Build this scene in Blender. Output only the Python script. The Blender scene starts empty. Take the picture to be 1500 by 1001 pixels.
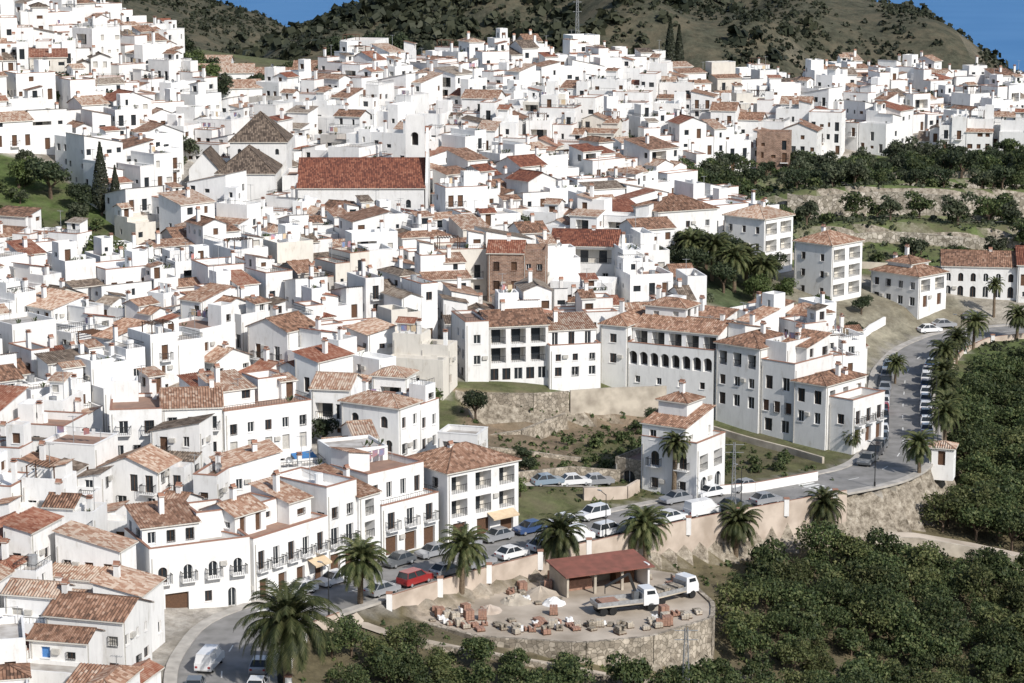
import bpy, math, random
import numpy as np
from mathutils import Vector, Matrix
R=random.Random(7)
sc=bpy.context.scene
COL=bpy.context.collection
# ------------------------------------------------------------------ terrain height
TP=[(-40,200,6),(-56,200,8),(-90,200,10),(-32,231,5),(-19.6,241,5),(-10,253,5),(.8,264,5),(21,279,5),(39.8,292,5),(47.3,301,5),(58,336,5),(64,367,6),(77.7,390,8.5),(89,392,9),(120,395,9.5),
(-38,275,9.5),(-53,265,11),(-90,265,14),(-14.4,280,9),(-4,262,5.6),(-35.8,340,15),(-65.5,335,17),(2.9,320,11),(14,333,10.5),(44,303,5),(11.2,308,6.2),(22.9,288,5),(18,296,5.6),
(-52.4,390,20.5),(-5.7,390,20),(29.5,395,19.8),(10.6,355,17),(43,400,15.4),(53.7,387,12.5),(67,390,10.9),(82.7,402,10.5),(-28,425,22.5),(13.9,470,28),(-23,520,34.8),(-16.5,560,37.9),(16.8,570,37.1),(43.5,590,32.2),(37,500,24.6),(53.8,520,21),(82,620,31.6),(104,540,21.8),(133,620,26),(151,600,22),(35,470,22.4),(73.6,450,20.8),(69,420,16),(102,460,19.5),(93,420,14),(52.5,440,19.5),
(-91.6,480,45),(-108,530,50.8),(-112,450,48),(-81,500,43.9),(-82.6,395,24.5),(-95,430,36),(-68.5,420,28),(-65.5,530,38.7),(-49,560,37.9),(-68,460,33.2),
(-20,640,30),(-20,700,12),(-110,620,44),(-110,700,20),(100,700,10),(160,700,5),(-200,450,60),(-200,600,60),(-200,300,30),(250,500,22),(250,620,15),(250,400,12),(-200,200,15)]
VP=[(-16,215,2.0),(-26,212,3),(-3.4,222,1.2),(7,226,.3),(18,234,-1.3),(41,240,-6),(56,240,-8),(28,262,-1.2),(30,277,-.2),(55,272,-4),(49,289,-.6),(65,305,-2.0),(71,335,0.8),(79,355,3),(83,365,5.5),(120,300,-4),(120,365,4),(120,240,-12),(0,190,-3),(40,190,-12),(-30,190,4),(200,300,-8),(200,370,5),(200,200,-16),(0,80,10),(80,80,5),(-60,80,12)]
def tps_fit(P):
    P=np.array(P,float);n=len(P);X=P[:,:2]/100
    d=np.linalg.norm(X[:,None]-X[None],axis=2)
    K=np.where(d>0,d*d*np.log(d+1e-12),0)+np.eye(n)*0.002
    A=np.zeros((n+3,n+3));A[:n,:n]=K;A[:n,n]=1;A[:n,n+1:]=X;A[n,:n]=1;A[n+1:,:n]=X.T
    return X,np.linalg.solve(A,np.r_[P[:,2],0,0,0])
def tps_ev(M,x,y):
    X,w=M;Q=np.stack([np.ravel(x),np.ravel(y)],1)/100
    d=np.linalg.norm(Q[:,None]-X[None],axis=2)
    return (np.where(d>0,d*d*np.log(d+1e-12),0)@w[:-3]+w[-3]+Q@w[-2:]).reshape(np.shape(x))
MT=tps_fit(TP);MV=tps_fit(VP)
RC=np.array([(-27,120,5),(-27,205,5),(-29,220,5),(-28,232,5),(-21,241,5),(-10.5,252.5,5),(2,264,5),(19,277.5,5),(38,290,5),(47,296,5),(51,302,5),(54.3,312,5),(58.2,336,5),(63,362,5.4),(68,374,6.5),(75,382,7.5),(86,385,8),(110,386,8.5),(200,390,10),(400,400,10)],float)
def road(x,y):
    x=np.asarray(x,float);y=np.asarray(y,float)
    best=np.full(x.shape,1e9);sg=np.zeros(x.shape);zz=np.zeros(x.shape)
    for a,b in zip(RC[:-1],RC[1:]):
        dx,dy=b[0]-a[0],b[1]-a[1];L=dx*dx+dy*dy
        t=np.clip(((x-a[0])*dx+(y-a[1])*dy)/L,0,1)
        d=np.hypot(x-a[0]-t*dx,y-a[1]-t*dy)
        c=dx*(y-a[1])-dy*(x-a[0])
        m=d<best-1e-9
        best=np.where(m,d,best);sg=np.where(m,np.sign(c),sg);zz=np.where(m,a[2]+t*(b[2]-a[2]),zz)
    return best*sg,zz
def ss(a,b,x):
    t=np.clip((x-a)/(b-a),0,1);return t*t*(3-2*t)
def inpoly(P,x,y):
    x=np.asarray(x,float);y=np.asarray(y,float);r=np.zeros(x.shape,bool);n=len(P)
    for i in range(n):
        x1,y1=P[i];x2,y2=P[(i+1)%n]
        if y1==y2: continue
        c=((y1>y)!=(y2>y))&(x<(x2-x1)*(y-y1)/(y2-y1)+x1)
        r^=c
    return r
def polydist(P,x,y):
    best=np.full(np.shape(x),1e9);n=len(P)
    for i in range(n):
        a=P[i];b=P[(i+1)%n];dx,dy=b[0]-a[0],b[1]-a[1]
        t=np.clip(((x-a[0])*dx+(y-a[1])*dy)/(dx*dx+dy*dy),0,1)
        best=np.minimum(best,np.hypot(x-a[0]-t*dx,y-a[1]-t*dy))
    return np.where(inpoly(P,x,y),-best,best)
YARD=[(-12,241),(-3.6,234.5),(7.2,232.4),(14.5,234.5),(21.6,241),(22,246),(19,258),(11,262),(-4,249)]
SUNK=[(-7,317.6),(3,317.1),(8,318.6),(14,320.5),(21,321.6),(27,316),(24,306),(8,306),(-4,308)]
H1X=[-400,-180,-118,-89,-59,-42,0,56,112,145,165,181,195,209,237,330,600]
H1Z=[0,0,8,26.6,37.6,41.8,52.8,55.6,47.3,39,34.9,23.8,12.8,3.1,-13.5,-60,-90]
H2X=[-900,-321,-253,-203,-155,-139,-125,-111,-98,-71,0,200]
H2Z=[60,60.5,50.5,40.5,30.4,26.4,22,15.4,10.3,-2.8,-30,-40]
def tline(yy,x): return yy+2.5*np.sin(x/13.)+1.5*np.sin(x/5.1)
def height(x,y):
    x=np.asarray(x,float);y=np.asarray(y,float)
    d,rz=road(x,y)
    xc=np.clip(x,-210,260)
    ht=tps_ev(MT,xc,np.clip(y,190,715));hv=tps_ev(MV,xc,np.clip(y,80,420))
    m=ss(42,60,x)
    for yy,am in ((432,1.6),(455,3.0),(484,1.6)):
        yw=tline(yy,x)
        ht=ht+m*am*np.tanh((y-yw)/.9)*np.exp(-((y-yw)/13.)**2)
    sd=polydist(SUNK,x,y);ht=np.where(sd<1.5,ht+(np.minimum(ht,6.6)-ht)*(1-ss(-1.5,.8,sd)),ht)
    ht=rz+(ht-rz)*ss(5.4,13,d)
    hv=rz+(hv-rz)*ss(5.5,7.0,-d)
    pd=polydist(YARD,x,y)
    hv=np.where(-d>6.5,hv+(3.0-hv)*(1-ss(-1.2,0.6,pd)),hv)
    h=np.where(d>0,ht,hv)
    h=h-.12*(np.abs(d)<6)
    far=np.interp(y,[640,700,800,1000,1100,1300,1500,2000,2600,9000],[14,12,2,0,-25,-60,-100,-205,-232,-240])
    h=h+(far-h)*ss(640,725,y)
    n=np.sin(x/21.+y/47.)*.5+np.sin(x/9.3-y/31.)*.25+np.sin(x/37.-y/19.)*.4+np.sin(x/6.1+y/17.)*.12
    yw=y+20*n
    r1=np.interp(x,H1X,H1Z);s1=np.where(y<950,ss(715,950,yw),1-ss(950,1300,yw))
    h1=far+(r1-far)*np.clip(s1,0,1)*(1+.12*n*4*s1*(1-s1))
    r2=np.interp(x,H2X,H2Z);s2=np.where(y<1150,ss(830,1150,yw),1-ss(1150,1500,yw))
    h2=far+(r2-far)*np.clip(s2,0,1)*(1+.12*n*4*s2*(1-s2))
    wf=ss(690,740,y)
    h=np.where(y>690,h+(np.maximum(np.maximum(h,h1),h2)-h)*wf,h)
    h=h+np.minimum(60,np.clip(100-y,0,999)*.5)*(y<100)
    return h
def hz(x,y): return float(height(np.array([x]),np.array([y]))[0])
# ------------------------------------------------------------------ materials
def newmat(name):
    m=bpy.data.materials.new(name);m.use_nodes=True
    nt=m.node_tree;b=nt.nodes['Principled BSDF'];return m,nt,b
def N(nt,t,**k):
    n=nt.nodes.new(t)
    for a,v in k.items(): setattr(n,a,v)
    return n
def ramp(nt,fac,stops):
    r=N(nt,'ShaderNodeValToRGB');e=r.color_ramp.elements
    while len(e)<len(stops): e.new(.5)
    for i,(p,c) in enumerate(stops):
        e[i].position=p;e[i].color=(*c,1)
    nt.links.new(fac,r.inputs[0]);return r.outputs[0]
def simple(name,c1,c2=None,scale=2.,rough=.85,detail=5,coord='Object',bump=0,metal=0,rnd=0.,spec=.3):
    m,nt,b=newmat(name);b.inputs['Roughness'].default_value=rough;b.inputs['Metallic'].default_value=metal
    b.inputs['Specular IOR Level'].default_value=spec
    c2=c2 or tuple(x*.8 for x in c1)
    tc=N(nt,'ShaderNodeTexCoord');no=N(nt,'ShaderNodeTexNoise');no.inputs['Scale'].default_value=scale;no.inputs['Detail'].default_value=detail
    nt.links.new(tc.outputs[coord],no.inputs['Vector'])
    out=ramp(nt,no.outputs[0],[(.35,c1),(.68,c2)])
    if rnd:
        oi=N(nt,'ShaderNodeObjectInfo');mr=N(nt,'ShaderNodeMapRange');mr.inputs[3].default_value=1-rnd;mr.inputs[4].default_value=1.
        nt.links.new(oi.outputs['Random'],mr.inputs[0])
        mx=N(nt,'ShaderNodeVectorMath',operation='SCALE');nt.links.new(out,mx.inputs[0]);nt.links.new(mr.outputs[0],mx.inputs['Scale']);out=mx.outputs[0]
    nt.links.new(out,b.inputs['Base Color'])
    if bump:
        bp=N(nt,'ShaderNodeBump');bp.inputs['Strength'].default_value=bump;bp.inputs['Distance'].default_value=.1
        nt.links.new(no.outputs[0],bp.inputs['Height']);nt.links.new(bp.outputs[0],b.inputs['Normal'])
    return m
def wallmat(name,c,dirt):
    m,nt,b=newmat(name);b.inputs['Roughness'].default_value=.9;b.inputs['Specular IOR Level'].default_value=.15
    tc=N(nt,'ShaderNodeTexCoord');oi=N(nt,'ShaderNodeObjectInfo')
    sc_=N(nt,'ShaderNodeMath',operation='MULTIPLY');sc_.inputs[1].default_value=50;nt.links.new(oi.outputs['Random'],sc_.inputs[0])
    def nz(sx,s):
        mp=N(nt,'ShaderNodeMapping');mp.inputs['Scale'].default_value=sx;nt.links.new(tc.outputs['Object'],mp.inputs[0])
        ad=N(nt,'ShaderNodeVectorMath',operation='ADD');nt.links.new(mp.outputs[0],ad.inputs[0]);nt.links.new(sc_.outputs[0],ad.inputs[1])
        no=N(nt,'ShaderNodeTexNoise');no.inputs['Scale'].default_value=s;no.inputs['Detail'].default_value=7;no.inputs['Roughness'].default_value=.65
        nt.links.new(ad.outputs[0],no.inputs['Vector']);return no.outputs[0]
    col=ramp(nt,nz((1.2,1.2,.5),.8),[(.40,c),(.58,tuple(x*.93 for x in c)),(.76,dirt)])
    st=N(nt,'ShaderNodeMapRange');st.inputs[1].default_value=.56;st.inputs[2].default_value=.76;st.inputs[3].default_value=1;st.inputs[4].default_value=.82;nt.links.new(nz((3.,3.,.22),1.),st.inputs[0])
    mr=N(nt,'ShaderNodeMapRange');mr.inputs[3].default_value=.86;mr.inputs[4].default_value=1.02
    nt.links.new(oi.outputs['Random'],mr.inputs[0])
    mu=N(nt,'ShaderNodeMath',operation='MULTIPLY');nt.links.new(mr.outputs[0],mu.inputs[0]);nt.links.new(st.outputs[0],mu.inputs[1])
    mx=N(nt,'ShaderNodeVectorMath',operation='SCALE');nt.links.new(col,mx.inputs[0]);nt.links.new(mu.outputs[0],mx.inputs['Scale'])
    nt.links.new(mx.outputs[0],b.inputs['Base Color']);return m
def tilemat(name,cols):
    m,nt,b=newmat(name);b.inputs['Roughness'].default_value=.9;b.inputs['Specular IOR Level'].default_value=.15
    uv=N(nt,'ShaderNodeUVMap');sx=N(nt,'ShaderNodeSeparateXYZ');nt.links.new(uv.outputs[0],sx.inputs[0])
    def mth(op,a,bv=None):
        n=N(nt,'ShaderNodeMath',operation=op);nt.links.new(a,n.inputs[0])
        if bv is not None:
            if isinstance(bv,(int,float)): n.inputs[1].default_value=bv
            else: nt.links.new(bv,n.inputs[1])
        return n.outputs[0]
    u=mth('DIVIDE',sx.outputs[0],.32);v=mth('DIVIDE',sx.outputs[1],.45)
    fu=mth('FLOOR',u);fv=mth('FLOOR',v)
    cb=N(nt,'ShaderNodeCombineXYZ');nt.links.new(fu,cb.inputs[0]);nt.links.new(fv,cb.inputs[1])
    oi=N(nt,'ShaderNodeObjectInfo');nt.links.new(mth('MULTIPLY',oi.outputs['Random'],97.),cb.inputs[2])
    wn=N(nt,'ShaderNodeTexWhiteNoise');nt.links.new(cb.outputs[0],wn.inputs[0])
    tc=N(nt,'ShaderNodeTexCoord');no=N(nt,'ShaderNodeTexNoise');no.inputs['Scale'].default_value=.8;no.inputs['Detail'].default_value=4;nt.links.new(tc.outputs['Object'],no.inputs['Vector'])
    f=mth('ADD',mth('MULTIPLY',wn.outputs[0],.5),mth('MULTIPLY',no.outputs[0],.6))
    f=mth('ADD',f,mth('MULTIPLY',mth('SUBTRACT',oi.outputs['Random'],.5),.5))
    col=ramp(nt,f,[(.12,cols[0]),(.38,cols[1]),(.62,cols[2]),(.88,cols[3])])
    w=mth('ABSOLUTE',mth('SINE',mth('MULTIPLY',u,math.pi)))
    dk=N(nt,'ShaderNodeMapRange');dk.inputs[2].default_value=.5;dk.inputs[3].default_value=.42;dk.inputs[4].default_value=1.;nt.links.new(w,dk.inputs[0])
    mx=N(nt,'ShaderNodeVectorMath',operation='SCALE');nt.links.new(col,mx.inputs[0]);nt.links.new(dk.outputs[0],mx.inputs['Scale'])
    nt.links.new(mx.outputs[0],b.inputs['Base Color'])
    bp=N(nt,'ShaderNodeBump');bp.inputs['Strength'].default_value=.6;bp.inputs['Distance'].default_value=.08
    nt.links.new(w,bp.inputs['Height']);nt.links.new(bp.outputs[0],b.inputs['Normal']);return m
def brickmat(name,c1,c2,mo,bw,bh,rub=0):
    m,nt,b=newmat(name);b.inputs['Roughness'].default_value=.9;b.inputs['Specular IOR Level'].default_value=.15
    uv=N(nt,'ShaderNodeUVMap');tc=N(nt,'ShaderNodeTexCoord')
    if rub:
        vo=N(nt,'ShaderNodeTexVoronoi');vo.inputs['Scale'].default_value=1/bw;nt.links.new(tc.outputs['Object'],vo.inputs['Vector'])
        ve=N(nt,'ShaderNodeTexVoronoi',feature='DISTANCE_TO_EDGE');ve.inputs['Scale'].default_value=1/bw;nt.links.new(tc.outputs['Object'],ve.inputs['Vector'])
        sp=N(nt,'ShaderNodeSeparateColor');nt.links.new(vo.outputs['Color'],sp.inputs[0])
        st=ramp(nt,sp.outputs[0],[(.1,c2),(.9,c1)]);ed=N(nt,'ShaderNodeMapRange');ed.inputs[2].default_value=.09;nt.links.new(ve.outputs['Distance'],ed.inputs[0])
        mi=N(nt,'ShaderNodeMix',data_type='RGBA');nt.links.new(ed.outputs[0],mi.inputs[0]);mi.inputs[6].default_value=(*mo,1);nt.links.new(st,mi.inputs[7]);src=mi.outputs[2]
    else:
        br=N(nt,'ShaderNodeTexBrick');nt.links.new(uv.outputs[0],br.inputs['Vector'])
        br.inputs['Color1'].default_value=(*c1,1);br.inputs['Color2'].default_value=(*c2,1);br.inputs['Mortar'].default_value=(*mo,1)
        br.inputs['Scale'].default_value=1.;br.inputs['Brick Width'].default_value=bw;br.inputs['Row Height'].default_value=bh;br.inputs['Mortar Size'].default_value=bh*.09;src=br.outputs[0]
    no=N(nt,'ShaderNodeTexNoise');no.inputs['Scale'].default_value=.9;no.inputs['Detail'].default_value=8;no.inputs['Roughness'].default_value=.7;nt.links.new(tc.outputs['Object'],no.inputs['Vector'])
    mr=N(nt,'ShaderNodeMapRange');mr.inputs[1].default_value=.3;mr.inputs[2].default_value=.7;mr.inputs[3].default_value=.5;mr.inputs[4].default_value=1.35;nt.links.new(no.outputs[0],mr.inputs[0])
    mx=N(nt,'ShaderNodeVectorMath',operation='SCALE');nt.links.new(src,mx.inputs[0]);nt.links.new(mr.outputs[0],mx.inputs['Scale'])
    nt.links.new(mx.outputs[0],b.inputs['Base Color']);return m
M={}
M['white']=wallmat('whitewash_wall',(.83,.82,.80),(.58,.55,.50))
M['cream']=wallmat('cream_render_wall',(.70,.66,.59),(.50,.44,.36))
M['grey']=wallmat('grey_render_wall',(.52,.49,.45),(.34,.31,.27))
M['tile']=tilemat('terracotta_roof_tiles',[(.11,.07,.052),(.24,.135,.09),(.35,.215,.15),(.50,.40,.32)])
M['tilered']=tilemat('red_roof_tiles',[(.12,.05,.038),(.22,.085,.055),(.29,.13,.085),(.36,.22,.16)])
M['tilegrey']=tilemat('weathered_roof_tiles',[(.07,.055,.045),(.15,.115,.09),(.23,.18,.14),(.34,.29,.24)])
M['floor']=simple('roof_terrace_floor',(.62,.59,.55),(.38,.34,.30),.7,rnd=.3)
M['tfloor']=simple('terracotta_terrace_floor',(.36,.23,.17),(.27,.18,.14),.9,rnd=.2)
M['coping']=simple('terracotta_coping',(.36,.19,.13),(.27,.15,.11),3)
M['brick']=brickmat('brick_masonry',(.33,.20,.14),(.22,.13,.095),(.38,.33,.28),.6,.22)
M['pbrick']=simple('new_bricks',(.38,.22,.16),(.25,.15,.11),3)
M['stone']=brickmat('stone_masonry',(.48,.42,.34),(.27,.23,.18),(.15,.13,.10),.55,.3,1)
M['stonelt']=brickmat('pale_stone_masonry',(.52,.47,.40),(.27,.24,.19),(.14,.12,.09),.9,.3,1)
M['conc']=simple('weathered_concrete',(.56,.50,.41),(.30,.26,.21),.45,bump=.3,detail=9)
M['beige']=simple('beige_render',(.58,.49,.41),(.38,.31,.25),.4,detail=9)
M['wood']=simple('brown_wood',(.13,.07,.04),(.08,.045,.03),6)
M['green']=simple('green_wood',(.05,.10,.06),None,6)
M['bluep']=simple('blue_paint',(.08,.22,.50),None,6)
M['blinds']=simple('window_shutter_slats',(.50,.48,.44),None,4)
M['iron']=simple('black_iron',(.03,.03,.03),None,6,.5)
M['metal']=simple('galvanised_metal',(.40,.41,.42),(.28,.28,.28),3,.45,metal=.3)
m,nt,b=newmat('window_glass');b.inputs['Base Color'].default_value=(.025,.03,.035,1);b.inputs['Roughness'].default_value=.12;M['glass']=m
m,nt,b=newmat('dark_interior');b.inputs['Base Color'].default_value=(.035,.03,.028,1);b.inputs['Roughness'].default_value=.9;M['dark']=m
M['awning']=simple('awning_cloth',(.62,.50,.34),(.55,.42,.28),2)
M['bawning']=simple('blue_awning_cloth',(.05,.17,.38),(.04,.13,.3),2)
M['cloth']=simple('laundry_cloth',(.6,.25,.2),(.2,.3,.5),.9,rnd=.4)
M['asphalt']=simple('asphalt',(.27,.26,.25),(.18,.175,.165),.5,.9,detail=9)
M['pave']=simple('pavement_concrete',(.46,.43,.39),(.32,.30,.27),.8)
M['paint']=simple('road_paint',(.75,.75,.72),(.55,.55,.52),3)
M['dirt']=simple('pale_dirt',(.52,.45,.37),(.30,.25,.195),.22,bump=.3,coord='Object',detail=9)
M['rust']=simple('rusty_red_roof',(.26,.10,.075),(.17,.075,.055),.8,detail=8)
M['rubber']=simple('tyre_rubber',(.02,.02,.02),None,5)
M['trunk']=simple('tree_bark',(.14,.10,.07),(.07,.05,.035),5,bump=.5)
M['ptrunk']=simple('palm_trunk_bark',(.20,.15,.10),(.09,.065,.045),6,bump=.6)
def leafmat(name,c1,c2,c3,scale=1.6,rnd=.35):
    m,nt,b=newmat(name);b.inputs['Roughness'].default_value=.6;b.inputs['Specular IOR Level'].default_value=.25
    tc=N(nt,'ShaderNodeTexCoord');no=N(nt,'ShaderNodeTexNoise');no.inputs['Scale'].default_value=scale;no.inputs['Detail'].default_value=3
    nt.links.new(tc.outputs['Object'],no.inputs['Vector'])
    ge=N(nt,'ShaderNodeNewGeometry')
    a=N(nt,'ShaderNodeMath',operation='MULTIPLY');a.inputs[1].default_value=.35
    nt.links.new(ge.outputs['Random Per Island'],a.inputs[0])
    s=N(nt,'ShaderNodeMath',operation='ADD');nt.links.new(a.outputs[0],s.inputs[0]);nt.links.new(no.outputs[0],s.inputs[1])
    out=ramp(nt,s.outputs[0],[(.45,c1),(.68,c2),(.92,c3)])
    oi=N(nt,'ShaderNodeObjectInfo');mr=N(nt,'ShaderNodeMapRange');mr.inputs[3].default_value=1-rnd;mr.inputs[4].default_value=1.2
    nt.links.new(oi.outputs['Random'],mr.inputs[0])
    mx=N(nt,'ShaderNodeVectorMath',operation='SCALE');nt.links.new(out,mx.inputs[0]);nt.links.new(mr.outputs[0],mx.inputs['Scale'])
    nt.links.new(mx.outputs[0],b.inputs['Base Color'])
    tr=N(nt,'ShaderNodeBsdfTranslucent');nt.links.new(mx.outputs[0],tr.inputs[0]);ms=N(nt,'ShaderNodeMixShader');ms.inputs[0].default_value=.28
    o=nt.nodes['Material Output'];nt.links.new(b.outputs[0],ms.inputs[1]);nt.links.new(tr.outputs[0],ms.inputs[2]);nt.links.new(ms.outputs[0],o.inputs[0]);return m
M['leaf']=leafmat('orchard_foliage',(.030,.048,.019),(.076,.105,.038),(.16,.175,.072),1.6,.4)
M['leafyl']=leafmat('young_orchard_foliage',(.045,.058,.022),(.105,.125,.045),(.19,.19,.08),1.6,.4)
M['leafdk']=leafmat('dark_foliage',(.020,.032,.017),(.045,.062,.030),(.085,.10,.05))
M['leaflt']=leafmat('light_foliage',(.045,.065,.02),(.09,.125,.04),(.15,.18,.065))
M['leafgr']=leafmat('grey_green_foliage',(.035,.045,.026),(.075,.09,.05),(.13,.14,.085))
M['palmleaf']=leafmat('palm_frond_green',(.035,.05,.018),(.08,.095,.035),(.16,.16,.07),.8)
M['shrub']=leafmat('scrub_foliage',(.018,.023,.014),(.038,.044,.026),(.072,.076,.046),.02,0)
def paintmat(n,c,me=0.):
    m,nt,b=newmat(n);b.inputs['Base Color'].default_value=(*c,1);b.inputs['Roughness'].default_value=.28;b.inputs['Metallic'].default_value=me;b.inputs['Coat Weight'].default_value=.4;return m
CARC=[paintmat('car_paint_white',(.72,.72,.72)),paintmat('car_paint_silver',(.42,.43,.45),.4),paintmat('car_paint_grey',(.16,.17,.18),.3),paintmat('car_paint_black',(.02,.02,.025)),paintmat('car_paint_blue',(.035,.07,.17)),paintmat('car_paint_red',(.30,.03,.03)),paintmat('car_paint_pale_blue',(.30,.38,.46),.3)]
# ------------------------------------------------------------------ mesh builder
class MB:
    def __init__(s): s.v=[];s.f=[];s.m=[];s.uv=[];s.mats=[]
    def mi(s,k):
        m=M[k] if isinstance(k,str) else k
        if m not in s.mats: s.mats.append(m)
        return s.mats.index(m)
    def face(s,pts,mat,uv=None):
        i=len(s.v);s.v.extend(pts);s.f.append(tuple(range(i,i+len(pts))));s.m.append(s.mi(mat))
        if uv is None:
            p=pts[0];q=pts[1];dx,dy=q[0]-p[0],q[1]-p[1];l=math.hypot(dx,dy)
            if l<1e-6: uv=[(a[0]+a[1],a[2]) for a in pts]
            else:
                dx/=l;dy/=l;uv=[(a[0]*dx+a[1]*dy,a[2]) for a in pts]
        s.uv.extend(uv)
    def box(s,x0,x1,y0,y1,z0,z1,mat,top=None,bot=False):
        s.face([(x0,y0,z0),(x1,y0,z0),(x1,y0,z1),(x0,y0,z1)],mat)
        s.face([(x1,y0,z0),(x1,y1,z0),(x1,y1,z1),(x1,y0,z1)],mat)
        s.face([(x1,y1,z0),(x0,y1,z0),(x0,y1,z1),(x1,y1,z1)],mat)
        s.face([(x0,y1,z0),(x0,y0,z0),(x0,y0,z1),(x0,y1,z1)],mat)
        s.face([(x0,y0,z1),(x1,y0,z1),(x1,y1,z1),(x0,y1,z1)],top or mat,[(x0,y0),(x1,y0),(x1,y1),(x0,y1)])
        if bot: s.face([(x0,y1,z0),(x1,y1,z0),(x1,y0,z0),(x0,y0,z0)],mat)
    def beam(s,p,q,r,mat,r2=None):
        p=Vector(p);q=Vector(q);d=(q-p)
        if d.length<1e-6:return
        d.normalize();a=d.cross(Vector((0,0,1)))
        if a.length<.01:a=Vector((1,0,0))
        a.normalize();b=a.cross(d);r2=r if r2 is None else r2
        A=[tuple(p+a*r*i+b*r*j) for i,j in((-1,-1),(1,-1),(1,1),(-1,1))];B=[tuple(q+a*r2*i+b*r2*j) for i,j in((-1,-1),(1,-1),(1,1),(-1,1))]
        for k in range(4): s.face([A[k],A[(k+1)%4],B[(k+1)%4],B[k]],mat)
        s.face(B,mat)
    def cyl(s,c,r,h,mat,n=12,axis='z',r2=None):
        r2=r if r2 is None else r2
        def P(a,rr,t):
            if axis=='z':return (c[0]+rr*math.cos(a),c[1]+rr*math.sin(a),c[2]+t)
            if axis=='y':return (c[0]+rr*math.cos(a),c[1]+t,c[2]+rr*math.sin(a))
            return (c[0]+t,c[1]+rr*math.cos(a),c[2]+rr*math.sin(a))
        A=[P(2*math.pi*i/n,r,0) for i in range(n)];B=[P(2*math.pi*i/n,r2,h) for i in range(n)]
        for i in range(n): s.face([A[i],A[(i+1)%n],B[(i+1)%n],B[i]],mat)
        s.face(B,mat);s.face(A[::-1],mat)
    def wall(s,o,d,W,z0,z1,ops,mat,near=0):
        n=(-d[1],d[0])
        P=lambda u,z,k=0.:(o[0]+d[0]*u+n[0]*k,o[1]+d[1]*u+n[1]*k,z)
        ops=[q for q in ops if q[0]>.12 and q[1]<W-.12 and q[2]>z0+.02 and q[3]<z1-.08]
        if near and W>3 and z1-z0>3:
            u=.25;s.beam(P(u,z0,-.06),P(u,z1-.1,-.06),.04,'blinds')
            if len(ops)>1:
                q=ops[len(ops)//2];a=q[1]+.25
                if a+.8<W and all(a+.8<p[0] or a>p[1] or p[2]>q[3] or p[3]<q[3]-.6 for p in ops):
                    pts=[P(a,q[3]-.6,-.3),P(a+.75,q[3]-.6,-.3),P(a+.75,q[3]-.1,-.3),P(a,q[3]-.1,-.3)];pb=[P(a,q[3]-.6,0),P(a+.75,q[3]-.6,0),P(a+.75,q[3]-.1,0),P(a,q[3]-.1,0)]
                    s.face(pts,'blinds')
                    for k in range(4): s.face([pts[k],pb[k],pb[(k+1)%4],pts[(k+1)%4]],'blinds')
        if not ops:
            s.face([P(0,z0),P(W,z0),P(W,z1),P(0,z1)],mat);return
        vs=sorted({z0,z1}|{q[2] for q in ops}|{q[3] for q in ops})
        for a,b in zip(vs[:-1],vs[1:]):
            if b-a<1e-4: continue
            act=sorted([(q[0],q[1]) for q in ops if q[2]<a+1e-5 and q[3]>b-1e-5])
            x=0.
            for (u0,u1) in act:
                if u0>x+1e-4: s.face([P(x,a),P(u0,a),P(u0,b),P(x,b)],mat)
                x=max(x,u1)
            if x<W-1e-4: s.face([P(x,a),P(W,a),P(W,b),P(x,b)],mat)
        for q in ops:
            u0,u1,v0,v1,kd=q[:5]
            dep={'loggia':1.5,'arch':1.2,'door':.25,'garage':.35}.get(kd,.24)
            s.face([P(u0,v0),P(u0,v0,dep),P(u0,v1,dep),P(u0,v1)],mat)
            s.face([P(u1,v0,dep),P(u1,v0),P(u1,v1),P(u1,v1,dep)],mat)
            s.face([P(u0,v0),P(u1,v0),P(u1,v0,dep),P(u0,v0,dep)],mat)
            s.face([P(u0,v1),P(u0,v1,dep),P(u1,v1,dep),P(u1,v1)],mat)
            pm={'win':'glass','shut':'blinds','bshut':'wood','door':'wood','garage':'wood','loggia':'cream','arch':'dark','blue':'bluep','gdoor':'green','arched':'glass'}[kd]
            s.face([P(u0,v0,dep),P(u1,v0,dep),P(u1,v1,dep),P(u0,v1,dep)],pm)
            if kd=='loggia':
                k=max(1,int((u1-u0)/2.4))
                for i in range(k):
                    c=u0+(u1-u0)*(i+.5)/k;s.face([P(c-.65,v0+.02,dep-.02),P(c+.65,v0+.02,dep-.02),P(c+.65,v0+2.0,dep-.02),P(c-.65,v0+2.0,dep-.02)],'glass')
                s.rail(P(u0,v0,.06),P(u1,v0,.06),.95,'iron',(.25 if near else .7),.03)
            if kd in('arch','arched'):
                r=(u1-u0)/2;c=(u0+u1)/2;k=6;rr=min(r,v1-v0-.3)
                for sg in(-1,1):
                    arc=[P(c+sg*r*math.cos(t*math.pi/2/k),v1-rr+rr*math.sin(t*math.pi/2/k)) for t in range(k+1)]
                    cor=P(c+sg*r,v1)
                    for t in range(k): s.face([cor,arc[t],arc[t+1]],mat)
            if near and kd in('win','arched'):
                fm='white' if near==2 and (int(o[0]*7+u0*3))%2 else 'wood'
                c=(u0+u1)/2
                bx=lambda a,b_,e,f_: s.face([P(a,e,dep-.04),P(b_,e,dep-.04),P(b_,f_,dep-.04),P(a,f_,dep-.04)],fm)
                bx(c-.035,c+.035,v0,v1);bx(u0,u0+.07,v0,v1);bx(u1-.07,u1,v0,v1);bx(u0,u1,v0,v0+.06);bx(u0,u1,v1-.06,v1)
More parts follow.
